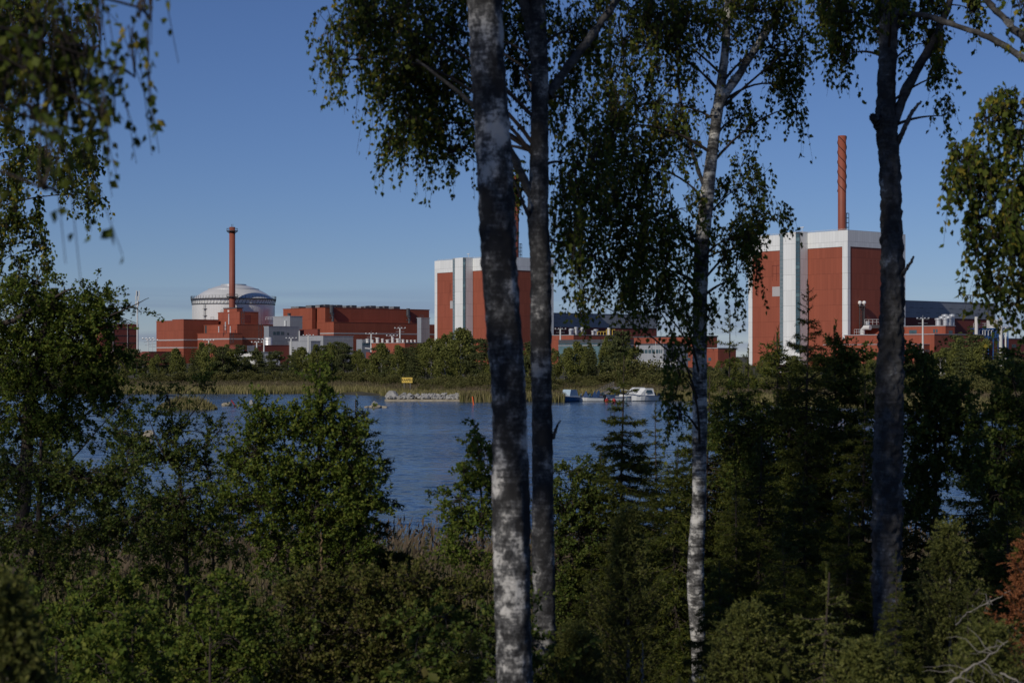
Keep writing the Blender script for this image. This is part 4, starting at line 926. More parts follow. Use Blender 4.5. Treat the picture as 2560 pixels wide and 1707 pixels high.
for a in ((1939, 400, 'carred', 15, 'red car parked left of the row between the spruce branches'), (1958, 405, 'carwhite', 60, 'white car parked just right of the red car'),
          (1975, 402, 'carblue', 40, 'dark blue car parked third from left behind the spruce'), (1995, 404, 'carwhite', 75, 'white car parked fourth from left behind the spruce'),
          (2020, 405, 'cargrey', 75, 'grey car parked second from right behind the spruce'), (2045, 403, 'carwhite', 70, 'white car parked rightmost behind the spruce'),
          (1768, 400, 'cargrey', 20, 'grey car parked behind the third birch trunk')):
    car(*a)

# ------------------------------------------------------------------ vegetation tools
def unit(v): return v / np.maximum(np.linalg.norm(v, axis=-1, keepdims=True), 1e-9)
def rnd(n, k=3): return rng.normal(size=(n, k))
def ball(n):
    d = unit(rnd(n)); return d * (rng.random((n, 1)) ** 0.42)
def leaf_arrays(pos, axis, nrm, ln, wd, fold=0.18):
    axis = unit(axis); side = unit(np.cross(axis, nrm)); nn = unit(np.cross(side, axis))
    ln = ln[:, None]; wd = wd[:, None]
    a = pos; t = pos + axis * ln; mid = pos + axis * ln * .42
    l = mid + side * wd * .5 + nn * wd * fold; r = mid - side * wd * .5 + nn * wd * fold
    V = np.stack([a, r, t, l], 1).reshape(-1, 3); n = len(pos); i = np.arange(n)[:, None] * 4
    T = np.concatenate([i + np.array([[0, 1, 2]]), i + np.array([[0, 2, 3]])], 1).reshape(-1, 3)
    return V, T
def tubes(paths, rad, sides=3):
    n, k, _ = paths.shape
    t = unit(np.gradient(paths, axis=1)); ref = np.where(np.abs(t[..., :1]) < .7, np.array([1., 0, 0]), np.array([0, 1., 0]))
    u = unit(np.cross(t, ref)); w = np.cross(t, u)
    an = np.arange(sides) * 2 * np.pi / sides
    V = paths[:, :, None, :] + rad[:, :, None, None] * (u[:, :, None, :] * np.cos(an)[None, None, :, None] + w[:, :, None, :] * np.sin(an)[None, None, :, None])
    idx = np.arange(n * k * sides).reshape(n, k, sides); nx_ = np.roll(idx, -1, axis=2)
    Q = np.stack([idx[:, :-1], nx_[:, :-1], nx_[:, 1:], idx[:, 1:]], -1).reshape(-1, 4)
    return V.reshape(-1, 3), Q
class Acc:
    def __init__(s): s.V = []; s.T = []; s.Q = []; s.n = 0
    def add(s, V, T=None, Q=None):
        if T is not None: s.T.append(T + s.n)
        if Q is not None: s.Q.append(Q + s.n)
        s.V.append(V); s.n += len(V)
    def obj(s, name, m, parent, kind=None, smooth=False):
        base = np.array(wloc(parent)) if parent else np.zeros(3)
        me = np_mesh(name, np.concatenate(s.V) - base, np.concatenate(s.T) if s.T else None, np.concatenate(s.Q) if s.Q else None, [M[m]], smooth)
        o = link(name, me, parent, (0, 0, 0))
        if kind: o['kind'] = kind
        return o
def bez(p0, p1, p2, k=7):
    t = np.linspace(0, 1, k)[:, None]; return (1 - t) ** 2 * p0 + 2 * t * (1 - t) * p1 + t * t * p2

def trunk_mesh(name, pts, m, parent, sides=26, rough=.05, fine=.03, seed=0, dz=.035, lump=None):
    """pts: list of (x, y, z, r) bottom to top; uneven bark outline from noise"""
    z = np.array([p[2] for p in pts]); n = max(8, int((z[-1] - z[0]) / dz)); zz = np.linspace(z[0], z[-1], n)
    def sm(i):
        v = np.interp(zz, z, [p[i] for p in pts]); k = max(3, int(.35 / dz)); ker = np.hanning(k + 2)[1:-1]; ker /= ker.sum()
        vp = np.concatenate([np.full(k, v[0]), v, np.full(k, v[-1])]); return np.convolve(vp, ker, 'same')[k:-k]
    X, Y, R_ = sm(0), sm(1), sm(3)
    V = np.zeros((n, sides, 3)); an = np.arange(sides) * 2 * math.pi / sides
    for i in range(n):
        for j in range(sides):
            cx, cy = math.cos(an[j]), math.sin(an[j]); r = R_[i]
            q = Vector((cx * 1.3 + seed, cy * 1.3, zz[i] * 1.6)); f = 1 + rough * noise.noise(q) * 2
            q = Vector((cx * 3 + seed, cy * 3, zz[i] * 16)); f += fine * noise.noise(q) * 2
            q = Vector((cx * 7 + seed, cy * 7, zz[i] * 34)); f += fine * .9 * noise.noise(q)
            V[i, j] = (X[i] + cx * r * f, Y[i] + cy * r * f, zz[i])
    idx = np.arange(n * sides).reshape(n, sides); nx_ = np.roll(idx, -1, 1)
    Q = np.stack([idx[:-1], nx_[:-1], nx_[1:], idx[1:]], -1).reshape(-1, 4)
    a = Acc(); a.add(V.reshape(-1, 3), Q=Q); return a.obj(name, m, parent, smooth=True)

def foliage(lv, tw, clumps, kind, ll, per=14, tr=.0022):
    """clumps: (centre, radii, leaf count); leaves hang on drooping or rising twigs"""
    for c, r, n in clumps:
        c = np.array(c); r = np.array(r); k = max(5, int(n / 80)); sub = c + ball(k) * r * .9
        tw_path = np.stack([c + (sub - c) * f + np.array([0, 0, 1]) * (math.sin(f * math.pi) * .12 * r[2]) for f in np.linspace(0, 1, 5)], 1)
        tw.add(*_q(tubes(tw_path, np.tile(np.linspace(tr * 3.4, tr * 1.6, 5), (k, 1)))))
        nt_ = max(3, n // per); ix = rng.integers(0, k, nt_); st = sub[ix] + rnd(nt_) * r * .16
        out = unit(st - c); out[:, 2] *= .3; L_ = rng.uniform(.5, 1.15, (nt_, 1))
        if kind == 'birch': D = out * .24 + rnd(nt_) * .13 + np.array([0, 0, -.04]); g = .80; sc = min(1.0, max(.45, r[2] * 1.1))
        elif kind == 'shrub': D = out * .34 + rnd(nt_) * .24 + np.array([0, 0, .30]); g = .08; sc = min(1.0, max(.42, r[2] * 1.05))
        else: D = out * .40 + rnd(nt_) * .22 + np.array([0, 0, .10]); g = .3; sc = min(1.0, max(.42, r[2] * 1.0))
        if kind == 'birch': st = st + np.array([0, 0, .36 * sc])
        s = np.linspace(0, 1, 6)
        path = st[:, None] + D[:, None] * (L_[:, None] * sc) * s[None, :, None] + np.array([0, 0, -g]) * (L_[:, None] * sc) * (s ** 1.7)[None, :, None]
        full = np.concatenate([sub[ix][:, None], path[:, [0, 2, 5]]], 1)
        tw.add(*_q(tubes(full, np.tile(np.linspace(tr * 1.3, tr * .5, 4), (nt_, 1)))))
        f = rng.random((nt_, per)) ** .8; i0 = np.minimum((f * 5).astype(int), 4); w = f * 5 - i0; ar = np.arange(nt_)[:, None]
        pos = (path[ar, i0] * (1 - w[..., None]) + path[ar, i0 + 1] * w[..., None]).reshape(-1, 3); N_ = len(pos); pos = pos + rnd(N_) * ll * .35
        if kind == 'birch': ax = np.array([0, 0, -1.0]) + rnd(N_) * .55; nm = rnd(N_) * np.array([1, 1, .5])
        else: ax = rnd(N_) + np.repeat(unit(D), per, 0) * .8; nm = rnd(N_) * .7 + np.array([-.2, -.3, .7])
        ln = ll * rng.uniform(.65, 1.2, N_)
        lv.add(*leaf_arrays(pos, ax, nm, ln, ln * rng.uniform(.62, .85, N_)))
def _q(vq): return vq[0], None, vq[1]

def limbs(tw, trunk, clumps, r0, rise=.5, tip=.004):
    """curved limbs from the trunk polyline to every clump"""
    tz = np.array([p[2] for p in trunk])
    for c, r, n in clumps:
        c = np.array(c); d = math.hypot(c[0] - np.interp(c[2], tz, [p[0] for p in trunk]), c[1] - np.interp(c[2], tz, [p[1] for p in trunk]))
        z = max(tz[0] + .3, min(tz[-1], c[2] + r[2] * .2 - d * rise * rng.uniform(.5, 1.4) + rng.normal() * .12)); p0 = np.array([np.interp(z, tz, [p[i] for p in trunk]) for i in range(3)])
        rr = min(r0 * rng.uniform(.6, 1.1), np.interp(z, tz, [p[3] for p in trunk]) * .5); m_ = (p0 + c) / 2 + np.array([0, 0, .25 * d]) + rnd(1)[0] * .06 * d
        pa = bez(p0, m_, c, 9)[None]; tw.add(*_q(tubes(pa, np.linspace(rr, tip, 9)[None], 6)))

def clumps_px(lst, Y, scale=1.0, grow=1.0):
    out = []
    for a in lst:
        px, py, rx, ry, n = a[:5]; dy = a[5] if len(a) > 5 else 0; y = Y + dy
        out.append((P(px, py, y), (grow * rx * y / F, grow * max(.25, min(rx, ry) * y / F * .9), grow * ry * y / F), int(n * scale)))
    return out

def tree(name, label, cat, trunk, clumps, bark, leafm, kind, ll, group=None, extra_limbs=(), r0=.017, rough=.05, fine=.03, seed=0, sides=22, trunk_name='trunk', rise=.5, per=14, dz=.035, bare_limbs=False):
    r = empty(name, trunk[0][:3], label, cat, group)
    trunk_mesh(trunk_name, trunk, bark, r, sides, rough, fine, seed, dz)
    lv, tw = Acc(), Acc()
    limbs(tw, trunk, clumps, r0, rise); foliage(lv, tw, clumps, kind, ll, per)
    tw.obj('branches', 'twig', r, 'stuff', True)
    lv.obj('crown', leafm, r, 'stuff')
    for pts, rad, m in extra_limbs:
        p = np.array([[*q] for q in pts]); t = np.linspace(0, 1, len(p)); ts = np.linspace(0, 1, 26)
        q = np.stack([np.interp(ts, t, p[:, i]) for i in range(3)], 1); ker = np.array([.25, .5, .25])
        for _ in range(3): q[1:-1] = .25 * q[:-2] + .5 * q[1:-1] + .25 * q[2:]
        q[1:-1] += rnd(24) * rad[0] * .10; rr = np.interp(ts, np.linspace(0, 1, len(rad)), rad) * (1 + rng.normal(size=26) * .06)
        a = Acc(); a.add(*_q(tubes(q[None], rr[None], 10))); a.obj('limb', m, r, smooth=True)
    return r

def tpath(Y, rows, top=None, topr=.03, gz=None):
    """rows: (py, left px, right px) -> trunk points, extended down into the ground"""
    pts = [(PX((a + b_) / 2, Y), Y, PZ(py, Y), (b_ - a) / 2 * Y / F) for py, a, b_ in rows]; pts.sort(key=lambda p: p[2])
    x, y, z, r = pts[0]; g_ = ground_z(x, Y) - .1
    if z > g_ + .1: pts.insert(0, (x + .01, Y, g_, r * 1.25))
    if top: pts.append((PX(top[0], Y), Y, PZ(top[1], Y), topr))
    return pts

# ------------------------------------------------------------------ the four birches in front
T1 = tpath(10, [(1707, 1239, 1329), (1450, 1234, 1327), (1250, 1231, 1322), (1000, 1229, 1317), (820, 1213, 1301), (660, 1206, 1294), (500, 1197, 1285), (330, 1187, 1274), (150, 1174, 1261), (0, 1168, 1253)], (1150, -1500), .05)
cl = clumps_px([(1060, -180, 160, 120, 700, .5), (1300, -260, 180, 140, 700, -.3), (1150, -600, 260, 220, 1500), (1250, -1000, 240, 240, 1500), (1100, -1300, 180, 160, 900)], 10)
tree('birch_tree', 'thickest birch with mottled black and white bark, left one of the close pair', 'tree', T1, cl, 'bark_white', 'leaf', 'birch', .05, 'birch trees in front', r0=.025, rough=.06, fine=.05, seed=2, sides=40, dz=.02)

T2 = tpath(13.2, [(1707, 1335, 1394), (1400, 1331, 1386), (1000, 1330, 1380), (800, 1325, 1379), (650, 1326, 1378), (540, 1318, 1371), (400, 1324, 1371), (200, 1330, 1372), (60, 1318, 1366), (-100, 1320, 1362)], (1330, -1100), .04)
cl = clumps_px([(930, 60, 110, 80, 800, -.5), (870, 150, 55, 90, 330, -.4), (1010, 180, 90, 110, 1100, .3), (1090, 250, 100, 120, 1300, .4), (1020, 330, 70, 80, 500, .2), (1130, 380, 80, 70, 520, .3),
                (1000, 40, 120, 90, 900, .5), (1130, 90, 90, 110, 900, .6), (1290, 200, 60, 160, 520, .9), (1290, 470, 35, 90, 180, .5), (1440, 90, 70, 110, 700, .5), (1420, 260, 50, 110, 420, .7), (1300, 60, 60, 90, 420, .8),
                (1440, 420, 50, 140, 430, .4), (1430, 620, 55, 110, 430, .3), (1400, -130, 160, 110, 700), (1100, -180, 180, 130, 800), (1300, -500, 260, 240, 1500), (1340, -850, 200, 200, 1100)], 13.2, 1.75, 1.22)
Q = lambda px, py, Y: tuple(P(px, py, Y))
tree('birch_tree', 'dark slender birch with a forking limb, right one of the close pair', 'tree', T2, cl, 'bark_mid', 'leaf', 'birch', .042, 'birch trees in front', seed=9, sides=32, dz=.025, fine=.05,
     extra_limbs=[([Q(1330, 490, 13.2), Q(1305, 440, 13.1), Q(1283, 390, 13.0), Q(1240, 320, 12.9), Q(1160, 240, 12.8), Q(1040, 150, 12.7)], [.034, .030, .022, .010], 'bark_dark'),
                  ([Q(1330, 555, 13.2), Q(1312, 520, 13.1), Q(1298, 480, 13.0), Q(1283, 450, 13.0)], [.018, .012, .006], 'bark_dark'),
                  ([Q(1370, 240, 13.2), Q(1410, 180, 13.3), Q(1480, 90, 13.4), Q(1545, -5, 13.5), Q(1600, -90, 13.5)], [.04, .034, .028, .02], 'bark_dark'),
                  ([Q(1332, 90, 13.2), Q(1318, 30, 13.2), Q(1300, -60, 13.1), Q(1270, -200, 13.0)], [.05, .045, .035, .03], 'bark_dark'),
                  ([Q(1382, 1095, 13.2), Q(1389, 1075, 13.15), Q(1394, 1062, 13.1), Q(1401, 1050, 13.1)], [.016, .012, .008, .005], 'bark_dark')])

T3 = tpath(17, [(1707, 1729, 1768), (1600, 1727, 1765), (1450, 1716, 1759), (1350, 1722, 1761), (1250, 1731, 1766), (1100, 1731, 1767), (950, 1731, 1768), (780, 1732, 1766), (600, 1735, 1774), (480, 1752, 1787), (357, 1770, 1797), (250, 1785, 1811), (130, 1803, 1823), (0, 1812, 1830)], (1830, -700), .025)
cl = clumps_px([(1560, 120, 110, 110, 1100, .2), (1680, 90, 110, 100, 1200, -.2), (1640, 260, 110, 90, 1000, .3), (1760, 60, 90, 90, 800, .4), (1540, 320, 80, 110, 900, -.3), (1620, 420, 110, 100, 1150, .2), (1500, 480, 70, 110, 900, -.2),
                (1570, 560, 100, 90, 1000, .3), (1680, 540, 80, 90, 750, -.4), (1480, 640, 60, 110, 650), (1580, 680, 60, 90, 600, .2), (1660, 680, 50, 90, 500, -.3), (1850, 470, 80, 50, 460, .4), (1900, 560, 60, 60, 420, .3), (1820, 600, 55, 70, 420, -.2),
                (1890, 640, 30, 80, 220, .3), (1840, 700, 40, 70, 220), (1930, 120, 90, 80, 700, .2), (1960, 220, 60, 80, 420, .3), (1990, 270, 30, 60, 140, .3), (1900, 30, 110, 60, 700), (1860, 290, 60, 60, 260, .4), (2050, 60, 60, 60, 300),
                (1640, 770, 60, 60, 260, -1.2), (1695, 800, 45, 110, 300, -1.0), (1700, 940, 40, 90, 230, -1.2), (1700, 1050, 50, 70, 180, -1.0), (1590, 740, 50, 60, 300, -.8), (1770, 800, 30, 70, 120, -.3), (1460, 540, 40, 60, 200, -.4), (1450, 740, 30, 60, 160),
                (1700, -150, 200, 130, 1200), (1900, -180, 200, 130, 1100), (1820, -450, 260, 200, 1500)], 17, 1.65, 1.25)
tree('birch_tree', 'crooked birch with a sunlit white lower trunk and full hanging crown', 'tree', T3, cl, 'bark_pale', 'leaf', 'birch', .047, 'birch trees in front', seed=17, sides=26, dz=.03, fine=.03, rise=.7,
     extra_limbs=[([Q(1787, 290, 17), Q(1812, 235, 17), Q(1862, 165, 17.1), Q(1905, 95, 17.1), Q(1950, 20, 17.2), Q(1985, -60, 17.2)], [.05, .046, .04, .03, .022], 'bark_pale'),
                  ([Q(1765, 480, 17), Q(1725, 370, 17.1), Q(1700, 250, 17.2), Q(1690, 100, 17.3)], [.022, .018, .014, .01], 'bark_dark')])

T4 = tpath(15.5, [(1620, 2186, 2252), (1400, 2182, 2253), (1200, 2181, 2255), (1050, 2188, 2258), (900, 2192, 2259), (760, 2203, 2259), (600, 2203, 2257), (480, 2202, 2252), (400, 2198, 2249), (340, 2193, 2246), (293, 2186, 2240), (240, 2194, 2237), (120, 2199, 2241), (0, 2201, 2245)], (2215, -900), .04)
cl = clumps_px([(2130, 60, 80, 70, 620, .3), (2110, 140, 40, 70, 320, .3), (2060, 30, 60, 50, 320, .2), (2280, 60, 60, 60, 380, .2), (2310, 110, 40, 60, 260, .2), (2350, 190, 26, 80, 190, -.1), (2360, 290, 16, 50, 90, -.1), (2330, 20, 70, 40, 360),
                (2220, 20, 60, 40, 260, -.6), (2250, -150, 200, 120, 1000), (2220, -450, 240, 200, 1400), (2250, -700, 180, 160, 900), (2420, 20, 60, 40, 220, .3)], 15.5, 1.3)
tree('birch_tree', 'dark lichen-covered birch with broken side branches right of the reactor stack', 'tree', T4, cl, 'bark_dark', 'leaf', 'birch', .05, 'birch trees in front', seed=31, sides=48, dz=.018, rough=.035, fine=.12, rise=.6,
     extra_limbs=[([Q(2235, 305, 15.5), Q(2247, 270, 15.5), Q(2283, 190, 15.5), Q(2320, 130, 15.5), Q(2350, 70, 15.5), Q(2380, -10, 15.5), Q(2400, -100, 15.5)], [.05, .045, .04, .03, .022], 'bark_dark'),
                  ([Q(2240, 365, 15.5), Q(2250, 345, 15.45), Q(2268, 305, 15.4), Q(2280, 280, 15.4), Q(2303, 253, 15.4)], [.026, .022, .018, .012], 'bark_dark'),
                  ([Q(2250, 695, 15.5), Q(2262, 678, 15.4), Q(2275, 658, 15.4), Q(2285, 641, 15.4)], [.024, .018, .016, .008], 'bark_dark'),
                  ([Q(2205, 318, 15.5), Q(2190, 300, 15.4), Q(2179, 290, 15.4)], [.06, .05, .02], 'bark_dark'),
                  ([Q(2215, 25, 15.5), Q(2310, 38, 15.4), Q(2375, 60, 15.2), Q(2460, 88, 15.0), Q(2530, 125, 14.9), Q(2620, 190, 14.8)], [.03, .028, .024, .03, .035], 'bark_dark')])

# right edge hanging birch (stem just outside the frame)
Y = 12.5; T5 = tpath(Y, [(1700, 2790, 2850), (900, 2780, 2835), (0, 2770, 2820)], (2760, -900), .03)
cl = clumps_px([(2480, 320, 60, 50, 300), (2540, 350, 60, 60, 360), (2400, 440, 45, 60, 260, .2), (2460, 470, 70, 70, 480), (2540, 500, 50, 80, 400), (2390, 500, 40, 60, 160), (2490, 600, 60, 80, 480), (2550, 620, 50, 90, 420), (2480, 700, 35, 70, 240), (2540, 760, 40, 70, 240), (2455, 640, 26, 60, 110),
                (2600, 250, 70, 90, 320), (2650, 500, 80, 120, 420), (2700, -100, 180, 160, 900), (2750, -500, 240, 220, 1300), (2560, 15, 40, 40, 120)], Y, 1.4)
tree('birch_tree', 'hanging birch at the right edge of the picture, its stem out of view', 'tree', T5, cl, 'bark_white', 'leaf', 'birch', .05, 'birch trees in front', seed=41, dz=.05, rise=.25,
     extra_limbs=[([Q(2780, 380, Y), Q(2680, 210, Y), Q(2590, 120, Y), Q(2500, 40, Y), Q(2450, -20, Y)], [.05, .04, .03, .02], 'bark_dark')])

# left edge birches
Y = 24; T6 = tpath(Y, [(1500, -190, -130), (800, -180, -125), (0, -170, -120)], (-150, -600), .04)
cl = clumps_px([(60, 60, 110, 90, 1500), (170, 90, 60, 80, 700, .3), (40, 180, 80, 80, 800), (110, 200, 60, 50, 400), (220, 60, 25, 60, 150), (70, 390, 60, 50, 480), (170, 390, 70, 45, 620), (230, 400, 32, 45, 240), (150, 460, 70, 60, 560), (220, 490, 30, 60, 220), (40, 480, 50, 80, 480), (90, 560, 50, 50, 300), (110, 620, 28, 60, 200), (30, 640, 50, 50, 280), (20, 330, 30, 70, 200),
                (90, 710, 70, 50, 420), (10, 560, 40, 60, 240), (-80, 300, 120, 180, 1300), (-100, -100, 200, 160, 1600), (-60, 560, 90, 140, 900), (60, -60, 120, 80, 900)], Y, 1.4)
tree('birch_tree', 'sharp tall birch hanging in from the upper left edge', 'tree', T6, cl, 'bark_white', 'leaf', 'birch', .062, 'birch trees in front', seed=51, dz=.06, rise=.3)
Y = 5.6; T7 = [(-3.6, 3.6, ground_z(-3.6, 3.6) - .1, .12), (-3.6, 3.6, 8.0, .10), (-3.5, 3.7, 12, .05)]
cl = clumps_px([(40, 130, 120, 80, 150), (150, 200, 90, 70, 120), (60, 260, 90, 60, 90), (230, 130, 60, 40, 60), (300, 170, 30, 20, 14), (265, 290, 22, 50, 30), (130, 310, 40, 40, 40), (350, 20, 22, 40, 32, -.3), (110, 470, 28, 70, 28, -1.4), (-80, 100, 160, 140, 200)], Y, 1.8)
tree('birch_tree', 'nearest out-of-focus birch spray in the top left corner', 'tree', T7, cl, 'bark_white', 'leaf', 'birch', .038, 'birch trees in front', seed=61, dz=.08, rise=.2, per=9)

# ------------------------------------------------------------------ shrubs and saplings
def sapling(name, label, cat, Y, rows, clumps, leafm='leaf2', kind='shrub', ll=.05, bark='twig', stems=(), group=None, r0=.014, scale=3.6, rise=.6, per=26):
    pts = tpath(Y, rows); cl = clumps_px(clumps, Y, scale)
    ex = [([Q(*s[:2], Y + s[2]) for s in st], rad, m) for st, rad, m in stems]
    return tree(name, label, cat, pts, cl, bark, leafm, kind, ll * .80, group, extra_limbs=ex, r0=r0, sides=10, dz=.08, rise=rise, per=per, trunk_name='stem')
G = 'shrubs on the wooded slope'
sapling('alder_tree', 'big leafy tree filling the left edge beside the maroon hall', 'tree', 23, [(1600, 20, 60), (1000, 60, 90), (720, 130, 150)],
        [(60, 740, 90, 60, 1100), (160, 790, 100, 80, 1800), (240, 800, 50, 60, 700), (60, 860, 100, 80, 1700), (200, 880, 90, 70, 1600), (110, 960, 120, 70, 1700), (240, 960, 60, 60, 800), (50, 1050, 100, 80, 1300), (180, 1070, 110, 70, 1300), (300, 900, 40, 40, 220), (-40, 880, 80, 160, 1200), (330, 770, 40, 30, 60), (290, 1010, 60, 50, 420), (250, 740, 40, 40, 240)],
        'leafy', 'mid', .055, stems=[([(70, 960, 0), (160, 850, -.1), (250, 800, -.2), (320, 770, -.2), (372, 745, -.2)], [.02, .015, .01, .004], 'twig'), ([(150, 1180, 0), (240, 1080, -.3), (320, 990, -.4), (345, 975, -.4)], [.012, .009, .006, .002], 'twig'), ([(-60, 830, 0), (40, 800, -.2), (140, 740, -.2), (180, 720, -.2)], [.05, .04, .02, .01], 'twig')], group=G)
sapling('alder_shrub', 'dense dark shrub along the lower left edge', 'shrub', 19, [(1690, 60, 80), (1300, 90, 105), (1100, 100, 106)],
        [(60, 1190, 110, 70, 1300), (200, 1200, 100, 70, 1300), (320, 1180, 70, 60, 700), (60, 1320, 100, 60, 800), (200, 1330, 110, 60, 900), (340, 1300, 80, 70, 800), (120, 1430, 120, 60, 800)], 'leaf2', 'mid', .045, group=G)
sapling('alder_shrub', 'open branched alder with water showing through, left of the sapling', 'shrub', 21, [(1700, 470, 486), (1300, 455, 466), (1150, 440, 447), (1000, 420, 424)],
        [(420, 990, 60, 22, 150), (500, 960, 40, 30, 130), (390, 1040, 40, 30, 140), (450, 1080, 70, 40, 340), (520, 1090, 40, 40, 200), (420, 1150, 90, 50, 650), (520, 1180, 60, 50, 420), (350, 1130, 60, 60, 500), (450, 1260, 110, 60, 1100), (380, 1350, 100, 60, 900), (520, 1340, 80, 60, 750), (300, 1080, 50, 40, 260)], 'leaf2', 'shrub', .046,
        stems=[([(455, 1200, 0), (400, 1120, -.2), (370, 1040, -.2)], [.012, .009, .004], 'twig'), ([(450, 1160, 0), (520, 1110, -.1), (560, 1060, -.2)], [.012, .008, .003], 'twig'), ([(440, 1080, 0), (500, 1010, .1), (530, 960, .1)], [.01, .006, .002], 'twig')], group=G)
sapling('birch_sapling', 'bushy bright green sapling rising in front of the bay', 'shrub', 20, [(1707, 770, 786), (1250, 790, 802), (1000, 796, 802), (920, 799, 802)],
        [(800, 960, 24, 45, 220), (800, 1020, 50, 45, 520), (740, 1090, 70, 60, 800), (840, 1110, 70, 60, 850), (670, 1060, 60, 50, 420), (640, 1140, 70, 60, 700), (760, 1190, 90, 60, 1200), (880, 1190, 70, 60, 800), (660, 1250, 90, 70, 1100), (800, 1290, 100, 70, 1300), (910, 1280, 70, 50, 600), (600, 1170, 40, 40, 220), (700, 1380, 110, 70, 1100), (850, 1390, 110, 60, 1000), (640, 1020, 30, 30, 120), (580, 1270, 60, 70, 500)], 'leafy', 'shrub', .052, group=G)
sapling('birch_sapling', 'slim young birch just left of the thickest trunk', 'shrub', 18, [(1707, 1200, 1208), (1300, 1203, 1209), (1060, 1190, 1193)],
        [(1188, 1075, 18, 30, 60), (1200, 1130, 40, 40, 240), (1160, 1180, 40, 40, 240), (1210, 1200, 40, 50, 300), (1150, 1250, 45, 40, 280), (1210, 1290, 50, 50, 340), (1140, 1310, 40, 30, 160), (1170, 1360, 60, 40, 260), (1210, 1420, 50, 40, 200)], 'leafy', 'mid', .05, group=G)
sapling('willow_shrub', 'loose leafy shrub right of the close pair of trunks', 'shrub', 22, [(1640, 1420, 1432), (1250, 1430, 1436)],
        [(1430, 1190, 45, 40, 420), (1410, 1270, 50, 60, 700), (1450, 1340, 60, 60, 800), (1400, 1400, 50, 70, 700), (1430, 1500, 60, 70, 800), (1460, 1250, 40, 40, 360)], 'leaf2', 'shrub', .048, group=G)
sapling('alder_shrub', 'dark shrub between the third birch and the lichen-covered trunk', 'shrub', 24, [(1600, 1960, 1975), (950, 1970, 1978)],
        [(1850, 1000, 50, 50, 300), (2110, 920, 60, 60, 500), (2150, 980, 50, 70, 700), (1840, 1100, 70, 60, 900), (1950, 1080, 70, 60, 900), (2070, 1090, 80, 60, 1000), (2150, 1110, 50, 60, 700), (1900, 1200, 90, 70, 1000), (2050, 1210, 100, 70, 1100), (2130, 890, 40, 36, 300)], 'leaf2', 'shrub', .055, group=G)
sapling('alder_shrub', 'broad dark-leaved shrub right of the lichen-covered trunk', 'shrub', 19, [(1650, 2330, 2345), (1000, 2335, 2342)],
        [(2290, 930, 40, 40, 260), (2330, 990, 70, 60, 700), (2400, 1010, 50, 50, 400), (2280, 1060, 50, 60, 450), (2360, 1090, 80, 60, 800), (2440, 1080, 50, 60, 420), (2300, 1170, 60, 60, 600), (2400, 1180, 80, 60, 850), (2280, 1260, 60, 60, 600), (2300, 900, 26, 30, 110)], 'leaf2', 'shrub', .055, group=G)
sapling('alder_shrub', 'dark shrub at the right edge beside the reed gap', 'shrub', 17, [(1650, 2560, 2580), (1000, 2540, 2548)],
        [(2530, 950, 40, 50, 300), (2500, 1030, 40, 40, 240), (2550, 1050, 50, 60, 420), (2510, 1130, 60, 60, 520), (2560, 1180, 60, 80, 600), (2490, 1240, 70, 60, 560), (2560, 1300, 70, 70, 600)], 'leaf2', 'shrub', .052, group=G)
sapling('rowan_shrub', 'yellow-green shrub low at the bottom left', 'shrub', 15, [(1707, 520, 530), (1480, 530, 536)],
        [(540, 1480, 70, 50, 420), (620, 1560, 80, 50, 520), (520, 1600, 90, 60, 600), (640, 1660, 90, 60, 600), (460, 1690, 90, 60, 500)], 'leafy', 'mid', .055, group=G)
sapling('birch_sapling', 'small pale-lit leafy sapling at the bottom left', 'shrub', 16, [(1750, 290, 297), (1440, 290, 294)],
        [(290, 1460, 50, 40, 240), (210, 1520, 60, 50, 380), (320, 1540, 70, 50, 460), (240, 1610, 90, 50, 560), (340, 1650, 90, 60, 560), (180, 1680, 80, 50, 420)], 'leafy', 'mid', .055, group=G)
sapling('willow_shrub', 'low tangled shrub in the bottom middle left of the thickest trunk', 'shrub', 14, [(1760, 1000, 1010), (1480, 1010, 1014)],
        [(900, 1480, 90, 50, 500), (1030, 1470, 90, 50, 520), (1150, 1500, 70, 50, 380), (850, 1570, 110, 50, 620), (1000, 1570, 120, 50, 650), (1140, 1600, 90, 60, 520), (900, 1670, 120, 50, 600), (1060, 1680, 120, 50, 600), (760, 1660, 90, 60, 500), (760, 1500, 80, 50, 420)], 'under', 'shrub', .042, group=G)

